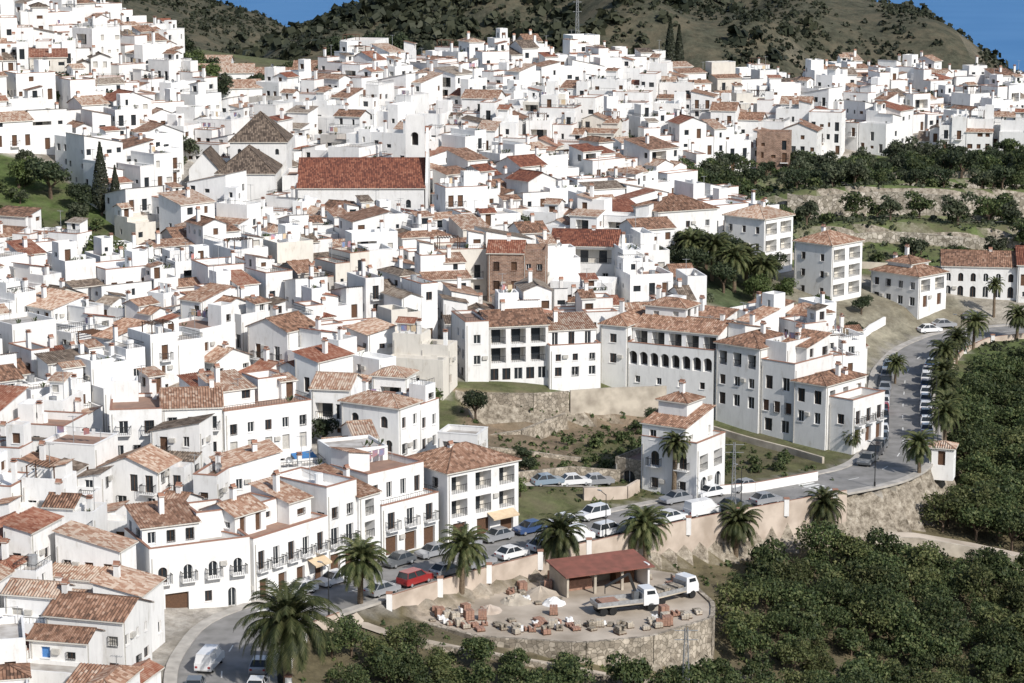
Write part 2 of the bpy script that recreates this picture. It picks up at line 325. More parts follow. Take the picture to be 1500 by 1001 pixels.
            if near and kd in('win','shut','bshut','blue') and v1-v0<1.7:
                a=P(u0-.08,v0-.08,-.09);b=P(u1+.08,v0-.08,-.09);c=P(u1+.08,v0-.01,-.09);e=P(u0-.08,v0-.01,-.09)
                s.face([a,b,c,e],mat);s.face([e,c,P(u1+.08,v0-.01,0),P(u0-.08,v0-.01,0)],mat)
                if (int(o[1]*5+u1*11+v0*3))%3==0:
                    for k in range(5):
                        uu=u0+(u1-u0)*k/4;s.beam(P(uu,v0-.02,-.13),P(uu,v1+.02,-.13),.018,'iron')
                    for zz in(v0,(v0+v1)/2,v1): s.beam(P(u0,zz,-.13),P(u1,zz,-.13),.018,'iron')
            if len(q)>5 and q[5]:
                s.balcony(P,u0,u1,v0,near)
    def balcony(s,P,u0,u1,z,near):
        a,b=u0-.35,u1+.35;D=-.75
        lo,hi=z-.14,z-.01
        s.face([P(a,lo,D),P(b,lo,D),P(b,hi,D),P(a,hi,D)],'white');s.face([P(a,hi,D),P(b,hi,D),P(b,hi),P(a,hi)],'white')
        s.face([P(a,lo),P(a,lo,D),P(a,hi,D),P(a,hi)],'white');s.face([P(b,lo,D),P(b,lo),P(b,hi),P(b,hi,D)],'white')
        s.face([P(a,lo),P(b,lo),P(b,lo,D),P(a,lo,D)],'white')
        for p,q in((P(a,z,D),P(b,z,D)),(P(a,z),P(a,z,D)),(P(b,z),P(b,z,D))): s.rail(p,q,1.0,'iron',.22 if near else .5,.03)
    def rail(s,p,q,h,mat,step=.25,r=.03):
        L=math.dist(p,q);n=max(1,int(L/step))
        s.beam((p[0],p[1],p[2]+h),(q[0],q[1],q[2]+h),r,mat)
        for i in range(n+1):
            t=i/n;x,y,z=[p[k]+(q[k]-p[k])*t for k in range(3)]
            s.beam((x,y,z),(x,y,z+h),r*.55,mat)
    def slope(s,P0,P1,S,tops,mat,near):
        P0=Vector(P0);P1=Vector(P1);e=P1-P0;W=e.length;e.normalize();S=Vector(S).normalized();n=e.cross(S).normalized()
        us=[t[0] for t in tops];ls=[t[1] for t in tops];o=R.random()*50
        if not near:
            pts=[P0,P1];uv=[(o,0),(o+W,0)]
            for u,l in reversed(tops):
                if l>1e-4: pts.append(P0+e*u+S*l);uv.append((o+u,l))
            s.face([tuple(p) for p in pts],mat,uv)
        else:
            k=max(2,int(W/.16));k+=k%2
            xs=[W*i/k for i in range(k+1)]
            Ls=np.interp(xs,us,ls)
            for i in range(k):
                a,b=xs[i],xs[i+1];oa=n*(.085*(i%2));ob=n*(.085*((i+1)%2))
                pts=[P0+e*a+oa,P0+e*b+ob,P0+e*b+S*Ls[i+1]+ob,P0+e*a+S*Ls[i]+oa]
                if Ls[i]+Ls[i+1]<.02: continue
                s.face([tuple(p) for p in pts],mat,[(o+a,0),(o+b,0),(o+b,Ls[i+1]),(o+a,Ls[i])])
        d=Vector((0,0,-.13));s.face([tuple(P0+d),tuple(P1+d),tuple(P1),tuple(P0)],'cream')
    def gable(s,x0,x1,y0,y1,z,rise,axis='x',mat='tile',near=0,oh=.28,wallm='white'):
        if axis=='x':
            run=(y1-y0)/2;ym=(y0+y1)/2;dz=rise/run*oh;L=math.hypot(run+oh,rise+dz)
            s.slope((x0-oh,y0-oh,z-dz),(x1+oh,y0-oh,z-dz),(0,run,rise),[(0,L),(x1-x0+2*oh,L)],mat,near)
            s.slope((x1+oh,y1+oh,z-dz),(x0-oh,y1+oh,z-dz),(0,-run,rise),[(0,L),(x1-x0+2*oh,L)],mat,near)
            s.face([(x0,y0,z),(x0,ym,z+rise),(x0,y1,z)],wallm);s.face([(x1,y0,z),(x1,y1,z),(x1,ym,z+rise)],wallm)
            s.beam((x0-oh,ym,z+rise+.03),(x1+oh,ym,z+rise+.03),.09,mat)
        else:
            run=(x1-x0)/2;xm=(x0+x1)/2;dz=rise/run*oh;L=math.hypot(run+oh,rise+dz)
            s.slope((x0-oh,y1+oh,z-dz),(x0-oh,y0-oh,z-dz),(run,0,rise),[(0,L),(y1-y0+2*oh,L)],mat,near)
            s.slope((x1+oh,y0-oh,z-dz),(x1+oh,y1+oh,z-dz),(-run,0,rise),[(0,L),(y1-y0+2*oh,L)],mat,near)
            s.face([(x0,y0,z),(x1,y0,z),(xm,y0,z+rise)],wallm);s.face([(x1,y1,z),(x0,y1,z),(xm,y1,z+rise)],wallm)
            s.beam((xm,y0-oh,z+rise+.03),(xm,y1+oh,z+rise+.03),.09,mat)
    def mono(s,x0,x1,y0,y1,z,rise,low='f',mat='tile',near=0,oh=.25,wallm='white'):
        if low in'fb':
            run=y1-y0;dz=rise/run*oh;L=math.hypot(run+2*oh,rise+2*dz)
            if low=='f':
                s.slope((x0-oh,y0-oh,z-dz),(x1+oh,y0-oh,z-dz),(0,run,rise),[(0,L),(x1-x0+2*oh,L)],mat,near)
                s.face([(x0,y0,z),(x0,y1,z+rise),(x0,y1,z)],wallm);s.face([(x1,y0,z),(x1,y1,z),(x1,y1,z+rise)],wallm);s.face([(x1,y1,z),(x0,y1,z),(x0,y1,z+rise),(x1,y1,z+rise)],wallm)
            else:
                s.slope((x1+oh,y1+oh,z-dz),(x0-oh,y1+oh,z-dz),(0,-run,rise),[(0,L),(x1-x0+2*oh,L)],mat,near)
                s.face([(x0,y1,z),(x0,y0,z),(x0,y0,z+rise)],wallm);s.face([(x1,y1,z),(x1,y0,z+rise),(x1,y0,z)],wallm);s.face([(x0,y0,z),(x1,y0,z),(x1,y0,z+rise),(x0,y0,z+rise)],wallm)
        else:
            run=x1-x0;dz=rise/run*oh;L=math.hypot(run+2*oh,rise+2*dz)
            if low=='l':
                s.slope((x0-oh,y1+oh,z-dz),(x0-oh,y0-oh,z-dz),(run,0,rise),[(0,L),(y1-y0+2*oh,L)],mat,near)
                s.face([(x0,y0,z),(x1,y0,z),(x1,y0,z+rise)],wallm);s.face([(x0,y1,z),(x1,y1,z+rise),(x1,y1,z)],wallm);s.face([(x1,y0,z),(x1,y1,z),(x1,y1,z+rise),(x1,y0,z+rise)],wallm)
            else:
                s.slope((x1+oh,y0-oh,z-dz),(x1+oh,y1+oh,z-dz),(-run,0,rise),[(0,L),(y1-y0+2*oh,L)],mat,near)
                s.face([(x0,y0,z),(x1,y0,z),(x0,y0,z+rise)],wallm);s.face([(x0,y1,z),(x0,y1,z+rise),(x1,y1,z)],wallm);s.face([(x0,y1,z),(x0,y0,z),(x0,y0,z+rise),(x0,y1,z+rise)],wallm)
    def hip(s,x0,x1,y0,y1,z,rise,mat='tile',near=0,oh=.3):
        W=x1-x0+2*oh;D=y1-y0+2*oh;k=min(W,D)/2;L=math.hypot(k,rise);zz=z-.02
        a,b,c,d=(x0-oh,y0-oh,zz),(x1+oh,y0-oh,zz),(x1+oh,y1+oh,zz),(x0-oh,y1+oh,zz)
        tw=[(0,0),(k,L),(W-k,L),(W,0)] if W-k>k+.01 else [(0,0),(k,L),(W,0)]
        td=[(0,0),(k,L),(D-k,L),(D,0)] if D-k>k+.01 else [(0,0),(k,L),(D,0)]
        s.slope(a,b,(0,k,rise),tw,mat,near);s.slope(b,c,(-k,0,rise),td,mat,near);s.slope(c,d,(0,-k,rise),tw,mat,near);s.slope(d,a,(k,0,rise),td,mat,near)
        if W>=D: r0=(x0-oh+k,(y0+y1)/2,zz+rise);r1=(x1+oh-k,(y0+y1)/2,zz+rise)
        else: r0=((x0+x1)/2,y0-oh+k,zz+rise);r1=((x0+x1)/2,y1+oh-k,zz+rise)
        for p,q in [(a,r0),(b,r1 if W>=D else r0),(c,r1),(d,r0 if W>=D else r1),(r0,r1)]: s.beam((p[0],p[1],p[2]+.04),(q[0],q[1],q[2]+.04),.07,mat)
    def parapet(s,x0,x1,y0,y1,z,h,mat='white',cop=None,t=.22,floor='floor',railing=False):
        s.face([(x0+t,y0+t,z+.05),(x1-t,y0+t,z+.05),(x1-t,y1-t,z+.05),(x0+t,y1-t,z+.05)],floor,[(0,0)]*4)
        s.box(x0,x1,y0,y0+t,z,z+h,mat);s.box(x0,x1,y1-t,y1,z,z+h,mat)
        s.box(x0,x0+t,y0+t,y1-t,z,z+h,mat);s.box(x1-t,x1,y0+t,y1-t,z,z+h,mat)
        if railing:
            for p,q in(((x0+.1,y0+.1),(x1-.1,y0+.1)),((x0+.1,y0+.1),(x0+.1,y1-.1)),((x1-.1,y0+.1),(x1-.1,y1-.1))): s.rail((*p,z+h),(*q,z+h),.6,'iron',.35,.025)
        if cop:
            e=.05;zt=z+h
            s.box(x0-e,x1+e,y0-e,y0+t+e,zt,zt+.09,cop,bot=True);s.box(x0-e,x1+e,y1-t-e,y1+e,zt,zt+.09,cop,bot=True)
            s.box(x0-e,x0+t+e,y0+t+e,y1-t-e,zt,zt+.09,cop,bot=True);s.box(x1-t-e,x1+e,y0+t+e,y1-t-e,zt,zt+.09,cop,bot=True)
    def mesh(s,name,smooth=False):
        me=bpy.data.meshes.new(name);me.from_pydata(s.v,[],s.f)
        for m in s.mats: me.materials.append(m)
        me.polygons.foreach_set('material_index',s.m)
        uv=me.uv_layers.new(name='UVMap');uv.data.foreach_set('uv',np.array(s.uv,dtype=np.float32).ravel())
        if smooth: me.polygons.foreach_set('use_smooth',[True]*len(s.f))
        me.update();return me
    def obj(s,name,loc=(0,0,0),yaw=0,smooth=False):
        return place(s.mesh(name,smooth),name,loc,yaw)
def place(me,name,loc=(0,0,0),yaw=0,scale=1):
    o=bpy.data.objects.new(name,me);o.location=loc;o.rotation_euler=(0,0,yaw);o.scale=(scale,)*3 if not hasattr(scale,'__len__') else scale
    COL.objects.link(o);return o
# ------------------------------------------------------------------ volumes
def autoops(W,z0,h,rng,dens,front,floor=2.7,balc=.15):
    ops=[];n=max(1,int(h/floor+.3));sp=rng.uniform(1.7,2.5);k=max(1,int(W/sp))
    style=rng.choice(['win','win','win','shut','bshut','win'])
    for fl in range(n):
        zf=z0+fl*floor
        if zf+2.0>z0+h: break
        if front and W>4 and fl>0 and rng.random()<.16:
            a=rng.uniform(.5,1.4);ops.append((a,min(W-.4,a+rng.uniform(2.2,4)),zf+.1,min(zf+2.25,z0+h-.2),'loggia'));
        for i in range(k):
            if rng.random()>dens: continue
            c=W*(i+.5)/k+rng.uniform(-.2,.2);r=rng.random()
            if fl==0 and front and r<.3: ops.append((c-.5,c+.5,zf+.05,zf+2.15,'door'))
            elif r<.5 and front and balc>0: ops.append((c-.5,c+.5,zf+.1,zf+2.15,rng.choice(['win','bshut','win']),rng.random()<.6))
            else:
                w=rng.choice([.38,.45,.5,.6,.28]);hh=rng.choice([.7,.95,1.1,1.25]);b=zf+rng.uniform(.8,1.05)
                ops.append((c-w,c+w,b,min(b+hh,z0+h-.15),style if rng.random()<.8 else rng.choice(['win','bshut','blue' if rng.random()<.08 else 'win'])))
    ok=[]
    for q in ops:
        if all(q[1]<p[0]-.1 or q[0]>p[1]+.1 or q[3]<p[2] or q[2]>p[3] for p in ok): ok.append(q)
    return ok
def volume(b,x0,x1,y0,y1,z0,z1,rng,roof,near=0,dens=.7,mat='white',ops=None,zf=None,cop=None,tm='tile',ridge=None,side=.55,rise=None):
    zf=z0 if zf is None else zf;W=x1-x0;D=y1-y0
    ops=ops or {}
    fo=ops['f'] if 'f' in ops else autoops(W,zf,z1-zf,rng,dens,True)
    ro=ops['r'] if 'r' in ops else autoops(D,zf,z1-zf,rng,dens*side*1.4,False)
    lo=ops['l'] if 'l' in ops else autoops(D,zf,z1-zf,rng,dens*side*1.4,False)
    bo=ops['b'] if 'b' in ops else autoops(W,zf,z1-zf,rng,dens*.5,False)
    b.wall((x0,y0),(1,0),W,z0,z1,fo,mat,near);b.wall((x1,y0),(0,1),D,z0,z1,ro,mat,near)
    b.wall((x1,y1),(-1,0),W,z0,z1,bo,mat,0);b.wall((x0,y1),(0,-1),D,z0,z1,lo,mat,near)
    mn=min(W,D)
    if roof=='flat':
        h=rng.uniform(.4,1.05);b.parapet(x0,x1,y0,y1,z1,h,mat,cop,floor=rng.choice(['floor','floor','tfloor','white']),railing=h<.6 and rng.random()<.6)
    elif roof=='hip': b.hip(x0,x1,y0,y1,z1,rise or mn*.22,tm,near)
    elif roof=='gx': b.gable(x0,x1,y0,y1,z1,rise or D*.2,'x',tm,near,wallm=mat)
    elif roof=='gy': b.gable(x0,x1,y0,y1,z1,rise or W*.2,'y',tm,near,wallm=mat)
    elif roof[0]=='m': b.mono(x0,x1,y0,y1,z1,rise or (D if roof[1] in'fb' else W)*.21,roof[1],tm,near,wallm=mat)
def rooftop(b,x0,x1,y0,y1,z,rng,near,tm):
    W=x1-x0;D=y1-y0
    if rng.random()<.65 and W>3.4 and D>3.4:
        w=rng.uniform(1.9,min(3.4,W*.62));d=rng.uniform(1.9,min(3.4,D*.62))
        cx=rng.choice([x0+.02,x1-w-.02]);cy=rng.uniform(y0+.8,y1-d-.02) if rng.random()<.5 else y1-d-.03
        cy=max(cy,y0+.3)
        volume(b,cx+.03,cx+w-.03,cy,cy+d-.03,z+.06,z+rng.uniform(2.1,2.6),rng,rng.choice(['mf','ml','mr','flat','flat','flat','gx']),near,.75,'white',tm=tm,ops={'b':[]})
    if rng.random()<.55:
        x=rng.uniform(x0+.6,x1-.6);y=rng.uniform(y0+.6,y1-.6);h=rng.uniform(1.3,3.)
        b.box(x-.25,x+.25,y-.25,y+.25,z+.06,z+h,'white');b.box(x-.32,x+.32,y-.32,y+.32,z+h,z+h+.1,'coping',bot=True)
        b.box(x-.2,x+.2,y-.2,y+.2,z+h+.1,z+h+.25,'dark');b.box(x-.3,x+.3,y-.3,y+.3,z+h+.25,z+h+.33,'coping',bot=True)
    if rng.random()<.35:
        x=rng.uniform(x0+.6,x1-.6);y=rng.uniform(y0+.6,y1-.6);h=rng.uniform(2.5,4.5)
        b.beam((x,y,z),(x,y,z+h),.03,'metal');b.beam((x-.6,y,z+h-.1),(x+.6,y,z+h-.1),.02,'metal')
        for k in(-.5,-.25,0,.25,.5): b.beam((x+k,y-.3,z+h-.1),(x+k,y+.3,z+h-.1),.012,'metal')
    if rng.random()<.16:
        x=rng.uniform(x0+.8,x1-.8);y=rng.uniform(y0+.8,y1-.8);b.cyl((x,y,z+.06),.5,1.2,'white' if rng.random()<.6 else 'metal',10)
    if rng.random()<.15:
        x=rng.uniform(x0+.8,x1-.8);y=rng.uniform(y0+.8,y1-.8);b.beam((x,y,z),(x,y,z+.9),.04,'metal')
        n=10;c=(x,y-.1,z+1.1);ring=[(c[0]+.42*math.cos(2*math.pi*i/n),c[1]-.12,c[2]+.42*math.sin(2*math.pi*i/n)) for i in range(n)]
        for i in range(n): b.face([(c[0],c[1]+.05,c[2]),ring[i],ring[(i+1)%n]],'metal')
    r=rng.random()
    if r<.12 and W>3.5:
        x=x0+.5;y=y0+.4;w=min(3.2,W-1);d=min(2.6,D-1);
        for px in(x,x+w):
            for py in(y,y+d): b.beam((px,py,z),(px,py,z+2.2),.06,'wood')
        for i in range(8): b.beam((x+w*i/7,y-.2,z+2.25),(x+w*i/7,y+d+.2,z+2.25),.05,'wood')
    elif r<.24 and W>3:
        y=rng.uniform(y0+1,y1-.8);xa,xb=x0+.5,x1-.5;b.beam((xa,y,z),(xa,y,z+1.9),.03,'metal');b.beam((xb,y,z),(xb,y,z+1.9),.03,'metal');b.beam((xa,y,z+1.85),(xb,y,z+1.85),.012,'iron')
        x=xa+.2
        while x<xb-.9:
            w=rng.uniform(.4,.9);b.face([(x,y,z+1.84),(x+w,y,z+1.84),(x+w,y+.04,z+1.84-rng.uniform(.6,1.1)),(x,y+.04,z+.95)],rng.choice(['white','white','cloth','awning']));x+=w+rng.uniform(.05,.5)
    for _ in range(rng.choice([0,0,1,2,3])):
        x=rng.uniform(x0+.5,x1-.5);y=y0+.5;b.cyl((x,y,z+.06),.16,.35,'coping',7,r2=.22)
        for k in range(10):
            a=rng.random()*6.28;p=(x,y,z+.4);q=(x+.4*math.cos(a),y+.4*math.sin(a),z+.75+.4*rng.random());b.face([p,(q[0]+.09,q[1],q[2]),(q[0],q[1]+.1,q[2]+.12)],'leaf')
def chimney(b,x,y,z,rng):
    h=rng.uniform(.9,1.5);b.box(x-.28,x+.28,y-.28,y+.28,z-.8,z+h,'white');b.box(x-.34,x+.34,y-.34,y+.34,z+h,z+h+.08,'coping',bot=True)
    b.gable(x-.26,x+.26,y-.26,y+.26,z+h+.2,.18,'x','coping',0,.08)
def house(x,y,yaw,w,d,h,rng,near,tiley=1.):
    b=MB();c,s=math.cos(yaw),math.sin(yaw)
    pts=[(x+px*c-py*s,y+px*s+py*c) for px in(-w/2,w/2) for py in(-d/2,d/2)]
    zs=height(np.array([p[0] for p in pts]),np.array([p[1] for p in pts]));zl=float(zs.min());zh=float(zs.mean())
    z0=-(zh-zl)-.6
    mat=rng.choices(['white','cream','grey'],[95,3.5,1.5])[0]
    tm=rng.choices(['tile','tilered','tilegrey'],[62,24,14])[0]
    cop=rng.choices([None,'coping','white'],[55,33,12])[0]
    kind=rng.random()
    roofs=['flat','gx','gy','mf','mb','ml','mr','hip'];rw=[64/tiley,12,8,13,5,6,6,5]
    def top(x0,x1,y0,y1,z1):
        r=rng.choices(roofs,rw)[0]
        volume(b,x0,x1,y0,y1,z0,z1,rng,r,near,.8,mat,zf=0,cop=cop,tm=tm)
        if r=='flat': rooftop(b,x0,x1,y0,y1,z1,rng,near,tm)
        elif rng.random()<.5: chimney(b,rng.uniform(x0+.6,x1-.6),(y0+y1)/2,z1+.8,rng)
    if kind<.24: top(-w/2,w/2,-d/2,d/2,h)
    elif kind<.58:
        k=rng.uniform(.38,.62)*w-w/2;h2=h-rng.uniform(.9,2.9)
        if rng.random()<.5: top(-w/2,k,-d/2,d/2,h);top(k+.004,w/2,-d/2+rng.uniform(0,.9),d/2-.1,h2)
        else: top(-w/2,k-.004,-d/2+rng.uniform(0,.9),d/2-.1,h2);top(k,w/2,-d/2,d/2,h)
    else:
        k=rng.uniform(.35,.5)*d-d/2;h2=max(2.6,h-rng.uniform(2.3,2.9));rf='flat' if rng.random()<.80 else 'mf'
        volume(b,-w/2,w/2,-d/2,k-.004,z0,h2,rng,rf,near,.8,mat,zf=0,cop=cop,tm=tm,ops={'b':[]})
        if rng.random()<.5: top(-w/2+.02,w/2-.02,k,d/2,h)
        else:
            m=rng.uniform(.4,.65)*w-w/2;top(-w/2+.02,m,k,d/2,h);top(m+.004,w/2-.02,k,d/2-.1,h-rng.uniform(.5,1.6))
    return b.obj('white_house' if mat!='grey' else 'rendered_house',(x,y,zh),yaw)
FOOT=[]
def building(name,A,B,parts,zb=None,seed=1,near=2):
    rng=random.Random(seed);L=math.dist(A,B);yaw=math.atan2(B[1]-A[1],B[0]-A[0])
    c,s=math.cos(yaw),math.sin(yaw)
    z=zb if zb is not None else min(hz(*A),hz(*B))
    b=MB()
    for p in parts:
        p=dict(p);x0,x1=p.pop('x');y0,y1=p.pop('y');h0,h1=p.pop('z');roof=p.pop('roof','flat');rt=p.pop('rt',False)
        z0=h0 if h0>0 else -4.
        volume(b,x0,x1,y0,y1,z0,h1,rng,roof,near,p.pop('dens',.9),p.pop('mat','white'),zf=h0 if h0>0 else 0,**p)
        if rt: rooftop(b,x0,x1,y0,y1,h1,rng,near,'tile')
        elif roof!='flat': chimney(b,rng.uniform(x0+1,x1-1),(y0+y1)/2,h1+1.1,rng)
        gx=np.arange(x0+1,x1,3.5);gy=np.arange(y0+1,y1,3.5)
        for u in gx:
            for v in gy: FOOT.append((A[0]+u*c-v*s,A[1]+u*s+v*c,2.6))
    return b,name,(A[0],A[1],z),yaw
def fin(t): b,n,l,y=t;return b.obj(n,l,y)
def grid(W,n,z,w,h,kind,balc=False,m=.0,skip=()):
    return [(m+(W-2*m)*(i+.5)/n-w/2,m+(W-2*m)*(i+.5)/n+w/2,z,z+h,kind,balc) for i in range(n) if i not in skip]
def awning(t,x0,x1,z,mat='awning'):
    t[0].face([(x0,-1.3,z-.55),(x1,-1.3,z-.55),(x1,-.01,z),(x0,-.01,z)],mat);t[0].face([(x0,-1.3,z-.75),(x1,-1.3,z-.75),(x1,-1.3,z-.55),(x0,-1.3,z-.55)],mat);return t
# --- road row
L=math.dist((-38,235),(-28,240))
fin(building('white_corner_house',(-38.3,235.3),(-28,240.3),[
 dict(x=(0,L),y=(0,9),z=(0,6.6),roof='flat',cop='coping',ops={'f':[(1.6,4.2,.05,2.4,'garage')]+grid(L,4,3.7,1.0,1.7,'arched',True)+[(6,6.8,1,2.2,'win'),(8.6,9.5,.1,2.2,'arched')],'r':grid(9,3,3.8,.9,1.4,'win')+grid(9,3,.1,1,2.1,'door')}),
 dict(x=(.3,L-4.5),y=(3.5,9),z=(6.62,9.0),roof='mf',ops={'f':grid(L-4.8,3,7.1,.9,1.3,'win')}),
 dict(x=(L-4.45,L-.4),y=(4.5,9),z=(6.62,8.6),roof='flat',cop='coping')],seed=3))
fin(awning(building('white_row_house',(-27.9,240.6),(-20.6,250.2),[
 dict(x=(0,11.9),y=(0,8),z=(0,6.6),roof='flat',cop='coping',ops={'f':grid(11.9,5,3.5,1.0,2.1,'win',True)+grid(11.9,4,.1,1.3,2.3,'garage')}),
 dict(x=(.3,5.2),y=(3,8),z=(6.62,9.2),roof='gx',ops={'f':grid(4.9,2,6.8,.9,2,'bshut')}),
 dict(x=(5.22,8.0),y=(4,8),z=(6.62,8.7),roof='flat',cop='coping'),
 dict(x=(8.1,11.7),y=(2.2,8),z=(6.62,9.2),roof='mf')],seed=4),8.5,11.2,2.9))
fin(building('white_row_house',(-20.5,250.35),(-15.1,257),[
 dict(x=(0,4.9),y=(.3,9),z=(0,9.3),roof='flat',cop='coping',rt=True,ops={'f':grid(4.9,2,6.5,.9,1.3,'win')+grid(4.9,2,3.4,1.2,2,'win',True)+grid(4.9,2,.1,1.6,2.3,'garage')}),
 dict(x=(4.91,8.5),y=(0,8.5),z=(0,8.3),roof='mf',ops={'f':grid(3.6,1,5.8,1.5,1.9,'loggia')+grid(3.6,1,3.1,1.7,2,'loggia')+grid(3.6,1,.1,2,2.3,'garage')})],seed=5))
fin(building('white_row_house',(-15,257.15),(-8.6,263.6),[
 dict(x=(0,9.0),y=(0,6),z=(0,5.8),roof='flat',cop='coping',ops={'f':grid(9,3,3.2,1.1,2,'win',True)+grid(9,3,.1,1.8,2.3,'garage')}),
 dict(x=(.1,8.9),y=(2.4,9),z=(5.82,8.8),roof='flat',cop='coping',rt=True,ops={'f':grid(8.8,4,6.2,.9,1.9,'win')})],seed=6))
fin(awning(building('white_balcony_house',(-7.6,263.5),(.8,270.5),[
 dict(x=(0,10.9),y=(0,9),z=(0,8.7),roof='hip',ops={'f':grid(10.9,3,6,2.4,2.1,'loggia')+grid(10.9,3,3.1,2.4,2.1,'loggia')+grid(10.9,3,.2,2,2.2,'garage'),'l':grid(9,2,6.6,.9,1.2,'win')+grid(9,2,3.6,.9,1.2,'win')})],seed=7),6,10,2.9))
# --- second row
fin(building('white_apartment_house',(-48.5,272),(-35.2,274),[
 dict(x=(0,6.2),y=(0,9),z=(0,8.6),roof='flat',cop='coping',rt=True,ops={'f':grid(6.2,2,6.0,1.1,1.6,'win',True)+grid(6.2,3,3.3,.9,1.3,'win')+grid(6.2,3,.6,1.1,1.3,'win')}),
 dict(x=(6.22,13.4),y=(.3,9),z=(0,9.0),roof='gx',rise=1.5,ops={'f':grid(7.2,3,6.2,1.1,1.6,'win',True)+grid(7.2,3,3.3,.9,1.3,'win')+grid(7.2,3,.6,1.3,1.6,'win')})],seed=8,zb=10.3))
fin(awning(building('white_apartment_house',(-35,274.2),(-24.8,281),[
 dict(x=(0,12),y=(0,9),z=(0,8.6),roof='flat',cop='coping',rt=True,ops={'f':grid(12,5,6,.9,1.3,'win')+grid(12,5,3.2,1,1.9,'shut')+grid(12,4,.6,1.2,1.5,'win')}),
 dict(x=(1,6),y=(3.5,9),z=(8.62,10.8),roof='mf'),dict(x=(7,11),y=(4.5,8.9),z=(8.62,10.6),roof='flat',cop='coping')],seed=9,zb=9.6),9,12,2.6,'bawning'))
fin(building('white_villa',(-21.8,287),(-14.2,282.5),[
 dict(x=(0,8.8),y=(0,5),z=(0,8.),roof='hip',ops={'f':grid(8.8,2,5.2,1.1,1.5,'arched')+grid(8.8,3,2.2,1.,1.5,'arched'),'r':grid(5,2,5.2,.9,1.4,'win')+grid(5,2,1.8,1.,1.4,'win')}),
 dict(x=(.3,8.6),y=(5.01,9.8),z=(0,6.8),roof='flat',cop='coping',rt=True,ops={'r':grid(4.8,2,4.2,.9,1.4,'win')+grid(4.8,2,1.4,.9,1.4,'win')})],seed=10,zb=9.2))
# --- mid blocks
fin(building('white_apartment_block',(-6.6,321.5),(5.2,324.5),[
 dict(x=(0,3.4),y=(0,9),z=(0,8.6),roof='flat',cop='coping',ops={'f':grid(3.4,1,5.8,1,1.3,'win')+grid(3.4,1,2.8,1,1.3,'win')}),
 dict(x=(3.42,12.2),y=(0.3,9),z=(0,8.2),roof='gx',rise=1.5,ops={'f':grid(8.8,3,5.5,2.2,2.2,'loggia')+grid(8.8,3,2.8,2.2,2.2,'loggia')+grid(8.8,5,.3,1.2,1.7,'win')})],seed=11,zb=12))
fin(building('white_apartment_block',(5.4,323.5),(12.8,325.5),[
 dict(x=(0,7.6),y=(0,5),z=(0,5.2),roof='flat',cop='coping',ops={'f':grid(7.6,3,1.4,1.,1.3,'win')+grid(7.6,3,3.6,.8,1.,'win')}),
 dict(x=(.1,7.5),y=(2,8),z=(5.22,7.8),roof='mf',ops={'f':grid(7.4,3,5.5,.9,1.9,'win')})],seed=12,zb=11.3))
# --- long arcaded building
A=(13,331);B=(28.7,322.5);L=math.dist(A,B)
fin(building('arcaded_apartment_building',A,B,[
 dict(x=(0,4.2),y=(-.3,10),z=(0,8.9),roof='hip',rise=1.2,ops={'f':grid(4.2,1,6.3,1.1,1.3,'win')+grid(4.2,1,3.3,1.1,1.4,'win'),'l':grid(10,3,6.3,.9,1.3,'win')+grid(10,3,3.4,.9,1.3,'win')}),
 dict(x=(4.22,L),y=(0,10),z=(0,5.8),roof='flat',cop='coping',ops={'f':grid(L-4.2,8,3.3,1.35,2.0,'arch',m=.1)+grid(L-4.2,4,.7,.8,1.0,'win')}),
 dict(x=(4.3,L-.05),y=(1.7,10),z=(5.82,8.6),roof='gx',rise=1.3,ops={'f':grid(L-4.3,5,5.95,2.0,2.1,'loggia')}),
 dict(x=(4.5,11),y=(5.5,10),z=(8.9,11.2),roof='hip')],seed=13,zb=10.2))
A=(29,322.3);B=(43,310);L=math.dist(A,B)
fin(building('terraced_apartment_building',A,B,[
 dict(x=(0,7.5),y=(0,10),z=(0,12),roof='hip',rise=1.5,ops={'f':grid(7.5,3,8.9,1.4,2.0,'loggia')+grid(7.5,3,6.1,1,1.4,'win')+grid(7.5,3,3.2,1.1,1.7,'win')}),
 dict(x=(7.5,13.2),y=(.5,10),z=(0,9.6),roof='flat',cop='coping',ops={'f':grid(5.7,2,6.4,1.2,1.9,'win')+grid(5.7,3,3.2,1.,1.6,'bshut')+grid(5.7,2,.4,1.3,1.8,'win')}),
 dict(x=(13.21,L),y=(.2,10),z=(0,8.2),roof='hip',rise=1.,ops={'f':grid(L-13.2,2,5.4,1.2,1.9,'win')+grid(L-13.2,2,2.6,1.,1.6,'win'),'r':grid(9.8,3,5.4,1.3,1.9,'loggia')+grid(9.8,3,2.6,1.1,1.7,'win')}),
 dict(x=(8,12.6),y=(4.2,10),z=(9.62,12.2),roof='mf'),
 dict(x=(L+.01,L+3.9),y=(1.,9),z=(0,5.6),roof='flat',cop='coping',ops={'f':grid(3.9,1,3.,1.1,1.4,'win'),'r':grid(8,3,3.,1.1,1.9,'win',True)+grid(8,3,.2,1.4,2.1,'garage')})],seed=14,zb=6.))
